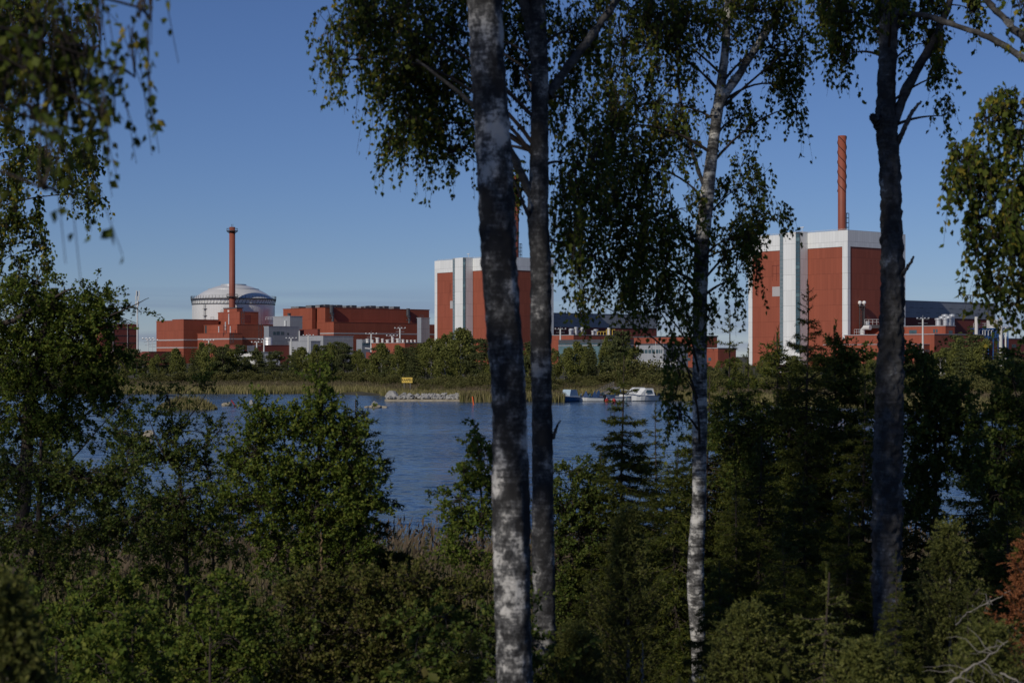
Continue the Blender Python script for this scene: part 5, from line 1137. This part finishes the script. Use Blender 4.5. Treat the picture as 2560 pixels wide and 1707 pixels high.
# thicket filling the slope: a back row above the reeds and a front row at the bottom of the picture
TB = [(-60, 1130), (300, 1200), (560, 1290), (900, 1400), (1060, 1440), (1250, 1420), (1400, 1380), (1520, 1300), (1700, 1180), (1900, 1060), (2200, 1120), (2450, 1150), (2640, 1150)]
ow = ['first', 'second', 'third', 'fourth', 'fifth', 'sixth', 'seventh', 'eighth', 'ninth', 'tenth', 'eleventh', 'twelfth', 'thirteenth', 'fourteenth', 'fifteenth', 'sixteenth', 'seventeenth', 'eighteenth', 'nineteenth', 'twentieth', 'twenty-first', 'twenty-second']
for row, (step, y0, y1, nn) in enumerate(((150, 23, 29, 330), (190, 11.5, 14.5, 300))):
    for i, px in enumerate(range(-40, 1520 if row == 0 else 1400, step)):
        px += rng.uniform(-30, 30); Y = float(rng.uniform(y0, y1)); top = float(np.interp(px, [q[0] for q in TB], [q[1] for q in TB])) + rng.uniform(-20, 50) if row == 0 else rng.uniform(1480, 1590)
        gy = HY + (H - ground_z(PX(px, Y), Y)) * F / Y; cl = []; yy = top
        while yy < min(gy - 20, 1740):
            w = step * (.35 + .35 * min(1, (yy - top) / 120))
            for q in range(2): cl.append((px + rng.uniform(-w, w) * .8, yy + rng.uniform(-15, 25), w * rng.uniform(.5, .8), 48 * rng.uniform(.8, 1.2), nn, rng.uniform(-.6, .6)))
            yy += 62
        sapling('thicket_shrub', f'{ow[i]} from the left in the {"back row of thicket above the reeds" if row == 0 else "front row of thicket at the picture bottom"}', 'shrub', Y, [(gy, px - 6, px + 6), (top + 30, px - 2, px + 2)], cl,
                ['leaf2', 'under', 'leafy', 'leaf2'][int(rng.integers(4))], 'shrub' if i % 2 else 'mid', float(rng.uniform(.042, .062)), group='thicket on the slope', scale=1.45, per=34)

# ------------------------------------------------------------------ conifers
def needles(acc, path, ln, wd, per, spread=.8):
    """path (n,k,3): needles along each branchlet"""
    n, k, _ = path.shape; f = rng.random((n, per)); x = f * (k - 1); i0 = np.minimum(x.astype(int), k - 2); w = (x - i0)[..., None]; ar = np.arange(n)[:, None]
    pos = (path[ar, i0] * (1 - w) + path[ar, i0 + 1] * w).reshape(-1, 3); t = unit(path[ar, i0 + 1] - path[ar, i0]).reshape(-1, 3); N_ = len(pos)
    d = unit(t * .75 + unit(rnd(N_)) * spread); s = unit(np.cross(d, rnd(N_))) * wd * .5; L_ = ln * rng.uniform(.7, 1.2, (N_, 1))
    V = np.stack([pos - s, pos + s, pos + d * L_], 1).reshape(-1, 3); acc.add(V, np.arange(N_ * 3).reshape(-1, 3))

def spruce(label, px, top, Y, half, name='spruce_tree', droop=.35, density=1.0, m='needle', needle=.050, bare_top=.12, group='spruces on the slope', zfloor=None, nw=.0115, per=17):
    x = PX(px, Y); zb = ground_z(x, Y) - .05; zt = PZ(top, Y); h = zt - zb; Rm = half * Y / F
    r = empty(name, (x, Y, zb), label, 'tree', group)
    tr = [(x + .02 * math.sin(i), Y, zb + h * i / 8, .005 + .035 * (h / 5) * (1 - i / 8)) for i in range(9)]
    trunk_mesh('trunk', tr, 'twig', r, 10, .04, .04, px, .12)
    nd, tw = Acc(), Acc()
    z = zt; 
    lead = np.array([[x, Y, zt - .28], [x, Y, zt - .1], [x, Y, zt + .05]])[None]; needles(nd, lead, needle * .8, nw, 60, .5)
    dzw = .14
    while z > zb + .15 and (zfloor is None or z > zfloor):
        f = (zt - z) / h
        if f > .02:
            Lb = Rm * min(1.0, (f * 1.25 + .03)) ** .85; nb = 5 if f < bare_top else int(7 + 3 * density)
            for j in range(nb):
                an = rng.uniform(0, 2 * math.pi); Lj = Lb * rng.uniform(.65, 1.15); up = .75 * max(0, 1 - f * 5) - droop * min(1, f * 2.2)
                d = np.array([math.cos(an), math.sin(an), 0]); zz = z + rng.uniform(-.06, .06)
                p0 = np.array([x, Y, zz]); s = np.linspace(0, 1, 6)[:, None]
                br = p0 + d * Lj * s + np.array([0, 0, 1.0]) * (up * Lj * s + .22 * Lj * s ** 3 * (1 if f > .15 else .3))
                tw.add(*_q(tubes(br[None], np.linspace(.004 + .008 * Lj, .0015, 6)[None], 4)))
                needles(nd, br[None], needle, nw, int(12 + 40 * Lj), .9)
                k = int(max(0, Lj / .027 * density)) if f > bare_top * .5 else int(Lj / .12)
                if k:
                    q = rng.uniform(.18, 1, k); side = rng.choice([-1, 1], k); perp = np.array([-d[1], d[0], 0]); x_ = q * 5; i0 = np.minimum(x_.astype(int), 4); w = (x_ - i0)[:, None]
                    st = br[i0] * (1 - w) + br[i0 + 1] * w; sl = (.42 * Lj * (1.12 - q) + .05) * rng.uniform(.6, 1.2, k)
                    D = d * .65 + perp * side[:, None] * .8 + rnd(k) * .12; ss = np.linspace(0, 1, 4)
                    sp = st[:, None] + D[:, None] * sl[:, None, None] * ss[None, :, None] + np.array([0, 0, -1.0]) * (sl[:, None, None] * (.45 * min(1, f * 3)) * (ss ** 1.4)[None, :, None])
                    needles(nd, sp, needle, nw, int(per * (.5 + Lj)), .85)
        z -= dzw * (1.3 if f < bare_top else 1.0) * rng.uniform(.8, 1.2)
    tw.obj('branches', 'twig', r, 'stuff', True); nd.obj('crown', m, r, 'stuff'); r['tall'] = h
    return r
spruce('young spruce with a bare tip standing before the moored boats', 1556, 890, 22, 165, density=1.0, bare_top=.16)
spruce('tall sparse-topped spruce before the white stair tower of the nearer reactor', 2018, 712, 23, 190, density=.85, bare_top=.15)
sp0 = spruce('spruce rising just right of the third birch trunk', 1822, 775, 26, 150, density=.8, bare_top=.2)
spruce('small sunlit spruce with a pale leader at the bottom right', 2066, 1430, 11, 190, density=.9, bare_top=.15, m='juniper', needle=.028)
sp1 = spruce('drooping spruce boughs left of the white lower birch trunk', 1690, 1130, 17.8, 190, density=1.1, bare_top=.05, droop=.5)
sp2 = spruce('shadowed spruce between the third and fourth birch', 1900, 1090, 20, 190, density=.9, bare_top=.06)

def juniper(label, px, top, Y, half, name='juniper_shrub', m='juniper', n=220, stem='twigpale', group='junipers at the bottom', bend=0.0, floor=None, tip=.03):
    x = PX(px, Y); zb = ground_z(x, Y) - .05; zt = PZ(top, Y); h = zt - zb; Rm = half * Y / F
    r = empty(name, (x, Y, zb), label, 'shrub', group)
    trunk_mesh('stem', [(x + bend * (i / 5) ** 2, Y, zb + h * .95 * i / 5, .022 * (1 - i / 6.5)) for i in range(6)], stem, r, 8, .05, .05, px, .1)
    f = rng.random(n) ** .8; an = rng.uniform(0, 2 * np.pi, n); rad = Rm * np.sqrt(rng.random(n)) * np.clip(1.25 * (1 - f ** 1.7) + .12, 0, 1)
    base = np.stack([x + bend * f ** 2 + rad * .15 * np.cos(an), Y + rad * .15 * np.sin(an), zb + h * f * .9], 1)
    tipp = np.stack([x + bend * f ** 2 + rad * np.cos(an), Y + rad * np.sin(an), zb + h * (f * .92) + rad * .55 + .03], 1)
    s = np.linspace(0, 1, 5)[None, :, None]; path = base[:, None] * (1 - s) + tipp[:, None] * s; path = path + np.array([0, 0, -1.0]) * (np.sin(s * np.pi) * rad[:, None, None] * .12)
    tw, nd = Acc(), Acc(); tw.add(*_q(tubes(path, np.tile(np.linspace(.006, .0015, 5), (n, 1)), 4)))
    k = 9; q = rng.uniform(.25, 1, (n, k)); x_ = q * 4; i0 = np.minimum(x_.astype(int), 3); w = (x_ - i0)[..., None]; ar = np.arange(n)[:, None]
    st = (path[ar, i0] * (1 - w) + path[ar, i0 + 1] * w).reshape(-1, 3); K = len(st); D = unit(np.repeat(unit(tipp - base), k, 0) * .5 + rnd(K) * .55 + np.array([0, 0, .25]))
    sl = rng.uniform(.06, .15, (K, 1, 1)); sp = st[:, None] + D[:, None] * sl * np.linspace(0, 1, 4)[None, :, None] - np.array([0, 0, .03]) * (np.linspace(0, 1, 4) ** 2)[None, :, None]
    needles(nd, sp, .023, .0095, 19, .8)
    tw.obj('branches', 'twig', r, 'stuff', True); nd.obj('crown', m, r, 'stuff'); r['tall'] = h
    return r
SP = [sp0, sp1, sp2]
def spruce_copy(src, label, px, top, Y, wide=1.0):
    x = PX(px, Y); zb = ground_z(x, Y) - .05; h = PZ(top, Y) - zb; r = copy_tree(src); r.location = (x, Y, zb); k_ = h / src['tall']
    r.scale = (k_ * wide, k_ * wide, k_); r.rotation_euler = (0, 0, rng.uniform(0, 6.3)); r['label'] = label; del r['tall']
for i, (px, top, Y, wd_, la) in enumerate([(1640, 1010, 24, 1.0, 'dark spruce left of the third birch behind the hanging leaves'), (1500, 1130, 24.5, 1.0, 'dark spruce left of the bare-tipped young spruce'), (1770, 940, 25.5, 1.0, 'dark spruce touching the right side of the third birch'),
        (1870, 870, 24.5, 1.0, 'bushy spruce first right of the third birch trunk'), (1945, 830, 25, .95, 'bushy spruce second right of the third birch trunk'), (2090, 815, 24, .95, 'bushy spruce left of the lichen-covered trunk'), (2160, 950, 22, 1.0, 'shaded spruce touching the lichen-covered trunk on its left'),
        (2290, 1130, 23, 1.0, 'shaded spruce behind the broad dark-leaved shrub'), (2480, 1000, 21, 1.1, 'shaded spruce left of the right edge spruce'), (1840, 1170, 19, 1.1, 'low broad spruce behind the white lower birch trunk'), (2010, 1190, 18, 1.1, 'low broad spruce in the middle of the dark conifers'),
        (2120, 1270, 16, 1.1, 'low broad spruce left of the lichen-covered trunk foot'), (2330, 1330, 16, 1.0, 'low spruce behind the sunlit pointed juniper'), (2520, 1250, 16, 1.1, 'low broad spruce behind the rust-red juniper'), (1480, 1420, 15.5, 1.0, 'low spruce between the close pair and the tall juniper'), (1400, 1560, 13, 1.0, 'small spruce at the foot of the close pair of trunks'),
        (893, 1000, 21, 1.0, 'dark spruce tip poking above the sapling beside the bay'), (2580, 800, 20, 1.0, 'dark spruce at the right edge with branches over the reeds'), (2240, 1380, 12.5, 1.0, 'low spruce at the foot of the lichen-covered birch'), (1176, 1570, 11, 1.0, 'tiny spruce tip right of the shrubs above the near reeds'), (1960, 1330, 14.5, 1.0, 'low dark spruce at the bottom between juniper and pale leader'), (2420, 1480, 11, 1.0, 'low dark spruce at the bottom right below the pointed juniper'), (1800, 1400, 13, 1.0, 'small dark spruce at the bottom just right of the white birch trunk')]):
    spruce_copy(SP[i % 3], la, px, top, Y, wd_)
for s_ in bpy.data.objects:
    if 'tall' in s_: del s_['tall']
juniper('tall grey-green juniper left of the white lower birch trunk', 1570, 1235, 15, 120, n=340)
juniper('low juniper at the bottom right of the white birch trunk', 1870, 1500, 11, 150, n=210)
juniper('sunlit pointed juniper right of the lichen-covered trunk', 2375, 1275, 13, 130, n=280)
juniper('blurred yellow-green juniper in the bottom left corner', 20, 1400, 5.5, 150, n=190, m='juniper')
juniper('rust-red dead juniper at the right edge', 2570, 1330, 11.5, 130, n=120, m='rust', group=None)
juniper('low juniper at the bottom between the two white trunks', 1440, 1560, 12, 130, n=190)
juniper('dim juniper in the bottom right corner', 2480, 1560, 9.5, 150, n=190)
juniper('dim juniper at the bottom below the lichen-covered trunk', 2170, 1600, 9.5, 150, n=190)

# dead pale branches lying at bottom right, dead stem standing in the sapling
def dead_branch(label, pts, rad, name='dead_branch', m='twigpale', sub=8, Y=10):
    p = np.array([tuple(P(*q)) for q in pts]); t = np.linspace(0, 1, len(p)); ts = np.linspace(0, 1, 20); q = np.stack([np.interp(ts, t, p[:, i]) for i in range(3)], 1)
    for _ in range(2): q[1:-1] = .25 * q[:-2] + .5 * q[1:-1] + .25 * q[2:]
    q += rnd(20) * rad * .4; o0 = q[0]; V, Qd = tubes(q[None], np.linspace(rad, rad * .3, 20)[None], 6); a = Acc(); a.add(V - o0, Q=Qd)
    for i in range(sub):
        j = rng.integers(4, 19); L_ = rng.uniform(.1, .3); s = np.linspace(0, 1, 5)[:, None]; pth = q[j] + (unit(rnd(1))[0] * L_) * s + rnd(5) * .012 - np.array([0, 0, .05]) * s ** 2
        V, Qd = tubes(pth[None], np.linspace(rad * .35, rad * .1, 5)[None], 4); a.add(V - o0, Q=Qd)
    me = np_mesh(name, np.concatenate(a.V), None, np.concatenate(a.Q), [M[m]], True); o = link(name, me, None, o0); return tag(o, label, 'branch', 'bleached dead branches')
dead_branch('bleached twiggy branch at the very bottom right', [(2360, 1720, 9.3), (2420, 1670, 9.2), (2460, 1650, 9.2), (2520, 1600, 9.1)], .008, sub=12)
dead_branch('pale crooked branch rising left of the rust-red juniper', [(2390, 1560, 12.4), (2420, 1530, 12.3), (2470, 1505, 12.2), (2530, 1480, 12.1)], .007, sub=8)
dead_branch('pale broken twig at the lower right edge', [(2500, 1680, 9.2), (2540, 1700, 9.1), (2570, 1720, 9.1)], .006, sub=6)
dead_branch('upright broken tan stem inside the bright green sapling', [(803, 1500, 19.6), (803, 1400, 19.6), (802, 1330, 19.6)], .022, sub=0, m='twigtan')
dead_branch('thin bare pale stem below the tall juniper', [(1606, 1720, 14.2), (1607, 1650, 14.2), (1606, 1600, 14.2)], .010, sub=2)

# ------------------------------------------------------------------ reeds and undergrowth (uncountable)
def reed_bed(name, label, spots, hgt, wd, mats, heads=True, hf=None):
    """spots (n,3) feet; blades are bent three-point strips, plumes on top"""
    n = len(spots); h = hgt * rng.uniform(.6, 1.1, n) * (1 if hf is None else hf); lean = rnd(n) * .10; lean[:, 2] = 0
    s = unit(np.stack([rng.normal(size=n), rng.normal(size=n) * .4, np.zeros(n)], 1)) * (wd * rng.uniform(.7, 1.3, (n, 1)))
    m1 = spots + np.array([0, 0, 1.0]) * (h * .55)[:, None] + lean * h[:, None] * .4; tp = spots + np.array([0, 0, 1.0]) * h[:, None] + lean * h[:, None] * 1.5
    V = np.stack([spots - s, spots + s, m1 + s * .8, m1 - s * .8, tp], 1).reshape(-1, 3); i = np.arange(n)[:, None] * 5
    a = Acc(); a.add(V, np.concatenate([i + np.array([[0, 1, 2]]), i + np.array([[0, 2, 3]]), i + np.array([[3, 2, 4]])], 1).reshape(-1, 3))
    r = empty(name, spots[len(spots) // 2], label, 'reeds'); o = a.obj('reed_blades', mats[0], r, 'stuff'); r['kind'] = 'stuff'
    if heads:
        k = rng.random(n) < .35; p = tp[k] - np.array([0, 0, .12]); N_ = len(p); b_ = Acc(); ln = hgt * rng.uniform(.12, .22, N_)
        b_.add(*leaf_arrays(p, np.array([.25, 0, 1.0]) + rnd(N_) * .3, rnd(N_), ln, ln * .3)); b_.obj('reed_plumes', mats[1], r, 'stuff')
    return r
n = 20000; y = rng.uniform(40, 58, n); x = PX(rng.uniform(-100, 2700, n), y)
reed_bed('reed_bed', 'brown reeds along the near shore behind the shrubs', np.stack([x, y, np.array([ground_z(a, c) for a, c in zip(x, y)]) - .05], 1), 1.7, .016, ('reed', 'reedhead'))
n = 52000; px = rng.uniform(180, 2620, n); D = np.interp(px, [a for a, _ in KD], [b_ for _, b_ in KD]); dd = rng.random(n) ** 1.1 * 26 - .6; y = D + dd; x = PX(px, y)
keep = ~((px > 1425) & (px < 1640) & (dd < 3)); x, y, px, dd = x[keep], y[keep], px[keep], dd[keep]
zz = np.array([ground_z(a, c) for a, c in zip(x, y)])
g1 = dd < 9
reed_bed('reed_bed', 'green and straw coloured reeds at the far waterline', np.stack([x, y, zz - .05], 1)[g1], 1.35, .07, ('reedgreen', 'reedhead'), False)
reed_bed('reed_bed', 'purplish brown plumed reeds behind the far waterline', np.stack([x, y, zz - .05], 1)[~g1], 1.5, .07, ('reed', 'reedhead'))
n = 2600; an = rng.uniform(0, 6.3, n); rr = np.sqrt(rng.random(n)); cx_, cy_ = PX(462, 234), 235.5
reed_bed('reed_islet', 'rounded green reed islet in the bay behind the alder', np.stack([cx_ + 4.2 * rr * np.cos(an), cy_ + 2.2 * rr * np.sin(an), np.full(n, -.05)], 1), 2.1, .05, ('reedgreen', 'reedhead'), False, hf=np.clip(1.05 - .85 * rr ** 2.2, .2, 1))
n = 3000; px = rng.uniform(1150, 1262, n); y = 273 + rng.random(n) * 9; x = PX(px, y)
reed_bed('reed_islet', 'reedy spit at the landward end of the breakwater', np.stack([x, y, np.full(n, -.05)], 1), 1.9, .06, ('reedgreen', 'reedhead'))
n = 900; px = rng.uniform(1372, 1412, n); y = 272 + rng.random(n) * 6; x = PX(px, y)
reed_bed('reed_islet', 'small reed clump left of the blue hulled boat', np.stack([x, y, np.full(n, -.05)], 1), 1.6, .06, ('reedgreen', 'reedhead'))

n = 22000; y = 6.5 + rng.random(n) ** 1.2 * 50; x = PX(rng.uniform(-300, 2860, n), y); z = np.array([ground_z(a, c) for a, c in zip(x, y)]); hh = rng.random(n) ** 1.5 * .55 * (1 + .5 * np.sin(x * 1.7) * np.sin(y * 1.1))
a = Acc(); ln = rng.uniform(.035, .08, n) * (1 + y / 60)
a.add(*leaf_arrays(np.stack([x, y, z + hh], 1), rnd(n) + np.array([0, 0, .5]), rnd(n) * .7 + np.array([0, 0, .8]), ln, ln * .6)); o = a.obj('undergrowth', 'under', None, 'stuff'); tag(o, 'leafy undergrowth covering the slope', 'undergrowth')

# ------------------------------------------------------------------ far shore trees
def far_variant(kind, seed):
    """unit-height tree: trunk + crown meshes (height 1, base at the origin)"""
    global rng
    rng = np.random.default_rng(seed); lv, tw = Acc(), Acc()
    if kind == 'birch':
        n = 3800; k = 34; f = rng.uniform(.2, 1, k); w = .21 * np.sin(np.clip((f - .08) / .94, 0, 1) * np.pi) ** .7 * (1.15 - .45 * f) + .02; an = rng.uniform(0, 6.3, k)
        cen = np.stack([np.cos(an) * w * .75, np.sin(an) * w * .75, f * .97], 1); cr = .05 + w * .22
        ix = rng.integers(0, k, n); p = cen[ix] + ball(n) * cr[ix][:, None] * np.array([1, 1, 1.25]); ax = np.array([0, 0, -1.0]) + rnd(n) * .6; nm = rnd(n); ln = rng.uniform(.022, .042, n); wd = ln * .75
    elif kind == 'pine':
        n = 3400; k = 30; f = rng.uniform(.3, 1, k); w = .30 * (1.02 - f) ** .55 * rng.uniform(.5, 1.1, k); an = rng.uniform(0, 6.3, k)
        cen = np.stack([np.cos(an) * w, np.sin(an) * w, f * .96], 1); ix = rng.integers(0, k, n); p = cen[ix] + ball(n) * np.array([.10, .10, .034]); ax = rnd(n) + np.array([0, 0, .7]); nm = rnd(n); ln = rng.uniform(.026, .048, n); wd = ln * .5
    elif kind == 'spruce':
        n = 3400; f = rng.random(n) ** .75; f = 1 - f * .92; lay = np.round(f * 15) / 15 * .75 + f * .25; w = .22 * (1.03 - f) * np.sqrt(rng.random(n)) * (1 + .35 * np.sin(rng.integers(0, 9, n))); an = rng.uniform(0, 6.3, n)
        p = np.stack([np.cos(an) * w, np.sin(an) * w, lay - w * .35], 1); ax = np.stack([np.cos(an), np.sin(an), -.5 + rng.normal(size=n) * .3], 1); nm = rnd(n) * .5 + np.array([0, 0, 1]); ln = rng.uniform(.028, .05, n); wd = ln * .45; cen = p[:8]; k = 8
    else:
        n = 3000; k = 24; an = rng.uniform(0, 6.3, k); q = np.sqrt(rng.random(k)) * .55; cen = np.stack([np.cos(an) * q, np.sin(an) * q, rng.uniform(.18, .82, k) * (1 - q * .6)], 1)
        ix = rng.integers(0, k, n); p = cen[ix] + ball(n) * np.array([.2, .2, .16]); p[:, 2] = np.maximum(p[:, 2], .01); ax = rnd(n) + np.array([0, 0, .3]); nm = rnd(n) * .8 + np.array([0, 0, .4]); ln = rng.uniform(.04, .075, n); wd = ln * .62
    lv.add(*leaf_arrays(p, ax, nm, ln, wd))
    top = .9 if kind != 'bush' else .6; s = np.linspace(0, 1, 8)[:, None]; tp = np.array([0, 0, -.02]) + np.array([.01, 0, top]) * s + rnd(8) * .004
    tw.add(*_q(tubes(tp[None], np.linspace(.016, .003, 8)[None], 6)))
    z0 = np.clip(cen[:, 2] - .12, .03, top); pa = np.stack([np.stack([np.zeros(len(cen)), np.zeros(len(cen)), z0], 1) * (1 - t) + cen * t for t in (0, .35, .7, 1)], 1)
    tw.add(*_q(tubes(pa, np.tile(np.linspace(.006, .002, 4), (len(cen), 1)), 3)))
    lm = {'birch': 'fbirch', 'pine': 'fpine', 'spruce': 'fpine', 'bush': 'fbush'}[kind]
    return (np_mesh('trunk', np.concatenate(tw.V), None, np.concatenate(tw.Q), [M['bark_pale' if kind == 'birch' else 'twig']], True), np_mesh('crown', np.concatenate(lv.V), np.concatenate(lv.T), None, [M[lm]]))
var = {'birch': [far_variant('birch', 100 + i) for i in range(6)], 'pine': [far_variant('pine', 200 + i) for i in range(4)], 'spruce': [far_variant('spruce', 300 + i) for i in range(3)], 'bush': [far_variant('bush', 400 + i) for i in range(6)]}
rng = np.random.default_rng(77)
TOP = [(180, 885), (300, 876), (340, 862), (380, 884), (405, 878), (440, 872), (500, 862), (520, 856), (560, 864), (590, 856), (640, 872), (690, 876), (740, 868), (790, 858), (850, 849), (885, 872), (950, 858), (1000, 866), (1030, 862), (1075, 850), (1130, 832), (1155, 822), (1200, 846), (1330, 850), (1385, 872), (1440, 848), (1500, 846), (1540, 832), (1565, 818), (1590, 872),
       (1640, 912), (1700, 912), (1760, 905), (1830, 892), (1920, 888), (2000, 886), (2100, 900), (2170, 880), (2250, 893), (2330, 880), (2390, 838), (2425, 812), (2450, 842), (2500, 868), (2560, 872), (2620, 862)]
marks = [(0, 300, 'left of the maroon hall'), (300, 385, 'below the maroon hall'), (385, 490, 'below the striped red block'), (490, 690, 'below the dome'), (690, 800, 'below the grey buildings'), (800, 950, 'below the long turbine hall'), (950, 1085, 'near the grey tower'), (1085, 1300, 'below the farther reactor'),
         (1300, 1480, 'above the left moored boats'), (1480, 1700, 'above the cabin cruisers'), (1700, 2000, 'behind the third birch'), (2000, 2250, 'below the nearer reactor'), (2250, 2400, 'below the red annex'), (2400, 2700, 'below the blue steel frame')]
cnt = {}
ordw = ['first', 'second', 'third', 'fourth', 'fifth', 'sixth', 'seventh', 'eighth', 'ninth', 'tenth', 'eleventh', 'twelfth', 'thirteenth', 'fourteenth', 'fifteenth', 'sixteenth', 'seventeenth', 'eighteenth', 'nineteenth', 'twentieth'] + ['twenty-' + w for w in ('first', 'second', 'third', 'fourth', 'fifth', 'sixth', 'seventh', 'eighth', 'ninth')] + ['thirtieth'] + ['thirty-' + w for w in ('first', 'second', 'third', 'fourth', 'fifth')]
plan = []
for i in range(190):       # tall row
    px = 190 + i * 12.9 + rng.uniform(-9, 9)
    t = np.interp(px, [a for a, _ in TOP], [b_ for _, b_ in TOP]); yy = float(np.interp(px, [a for a, _ in KD], [b_ for _, b_ in KD])) + rng.uniform(34, 90)
    near = min(TOP, key=lambda q: abs(q[0] - px)); top = t + (rng.uniform(-4, 5) if abs(near[0] - px) < 14 else rng.uniform(0, 34))
    if 1590 < px < 1760: kind = 'bush'
    else: kind = rng.choice(['birch', 'pine', 'spruce'], p=[.52, .33, .15]) if px < 2150 else rng.choice(['birch', 'pine', 'spruce'], p=[.2, .5, .3])
    if abs(px - 2425) < 14: kind = 'spruce'
    plan.append((px, yy, top, kind))
for i in range(110):       # low bushes before them
    px = 190 + i * 22.3 + rng.uniform(-10, 10); yy = float(np.interp(px, [a for a, _ in KD], [b_ for _, b_ in KD])) + rng.uniform(24, 34)
    plan.append((px, yy, rng.uniform(908, 938), 'bush'))
for i in range(22):
    px = rng.uniform(1045, 1600); yy = float(np.interp(px, [a for a, _ in KD], [b_ for _, b_ in KD])) + rng.uniform(10, 22)
    plan.append((px, yy, rng.uniform(938, 958), 'bush'))
plan.sort()
for px, yy, top, kind in plan:
    x = PX(px, yy); z = ground_z(x, yy); h = max(1.3, PZ(top, yy) - z); mk = next(m_[2] for m_ in marks if m_[0] <= px < m_[1]); key = (kind, mk); i = cnt.get(key, 0); cnt[key] = i + 1
    nm = {'birch': 'birch', 'pine': 'pine', 'spruce': 'spruce', 'bush': 'willow bush'}[kind]
    r = empty({'birch': 'birch_tree', 'pine': 'pine_tree', 'spruce': 'spruce_tree', 'bush': 'willow_bush'}[kind], (x, yy, z - .05), f'{ordw[i]} far-shore {nm} from the left {mk}', 'tree' if kind != 'bush' else 'bush', 'trees and bushes on the far shore')
    tm_, cm = var[kind][int(rng.integers(len(var[kind])))]
    wf = rng.uniform(.85, 1.4) * (.8 if kind == 'spruce' else 1.0) * (1.0 if kind != 'bush' else max(1.0, 3.0 / h))
    r.scale = (h * wf, h * wf, h); r.rotation_euler = (0, 0, rng.uniform(0, 6.3))
    link('trunk' if kind != 'bush' else 'stems', tm_, r, (0, 0, 0)); o = link('crown', cm, r, (0, 0, 0)); o['kind'] = 'stuff'

# ------------------------------------------------------------------ the grove behind the camera, whose crowns shade the slope
def grove(x, y, zlo, zhi, rad, n, i):
    gz = ground_z(x, y); T = [(x, y, gz - .1, .16), (x + .2, y, (gz + zhi) / 2, .12), (x + .1, y, zhi - .5, .03)]
    k = 9; cl = []
    for j in range(k):
        f = (j + .5) / k; z = zlo + (zhi - zlo) * f; a_ = j * 2.4 + i; w = rad * (math.sin(min(1, f * 1.15 + .12) * math.pi * .85) * .8 + .2)
        cl.append(((x + math.cos(a_) * w * .55, y + math.sin(a_) * w * .55, z), (w * .62, w * .62, (zhi - zlo) / k * .95), n // k))
    r = empty('birch_tree', (x, y, gz), f'tall high-crowned birch of the grove behind the viewpoint, {ordw[i]} one', 'tree', 'grove behind the viewpoint')
    trunk_mesh('trunk', T, 'bark_white', r, 10, .04, .02, i, .3); lv, tw = Acc(), Acc(); limbs(tw, T, cl, .05); foliage(lv, tw, cl, 'birch', .17, 30)
    tw.obj('branches', 'twig', r, 'stuff', True); lv.obj('crown', 'leaf', r, 'stuff')
for i, (x, y, zl, zh, rad, n) in enumerate([(-11.0, -2.4, 16.5, 26.5, 2.1, 7000), (-13.2, -2.6, 22.2, 30, 2.6, 7500), (-16.6, -3, 22.6, 29, 2.1, 5000), (-24, -2, 22, 29, 2.6, 4000), (-6, -3, 17.2, 25, 2.3, 4500), (-30, 0, 24, 31, 2.6, 3500)]):
    grove(x, y, zl, zh, rad, n, i)
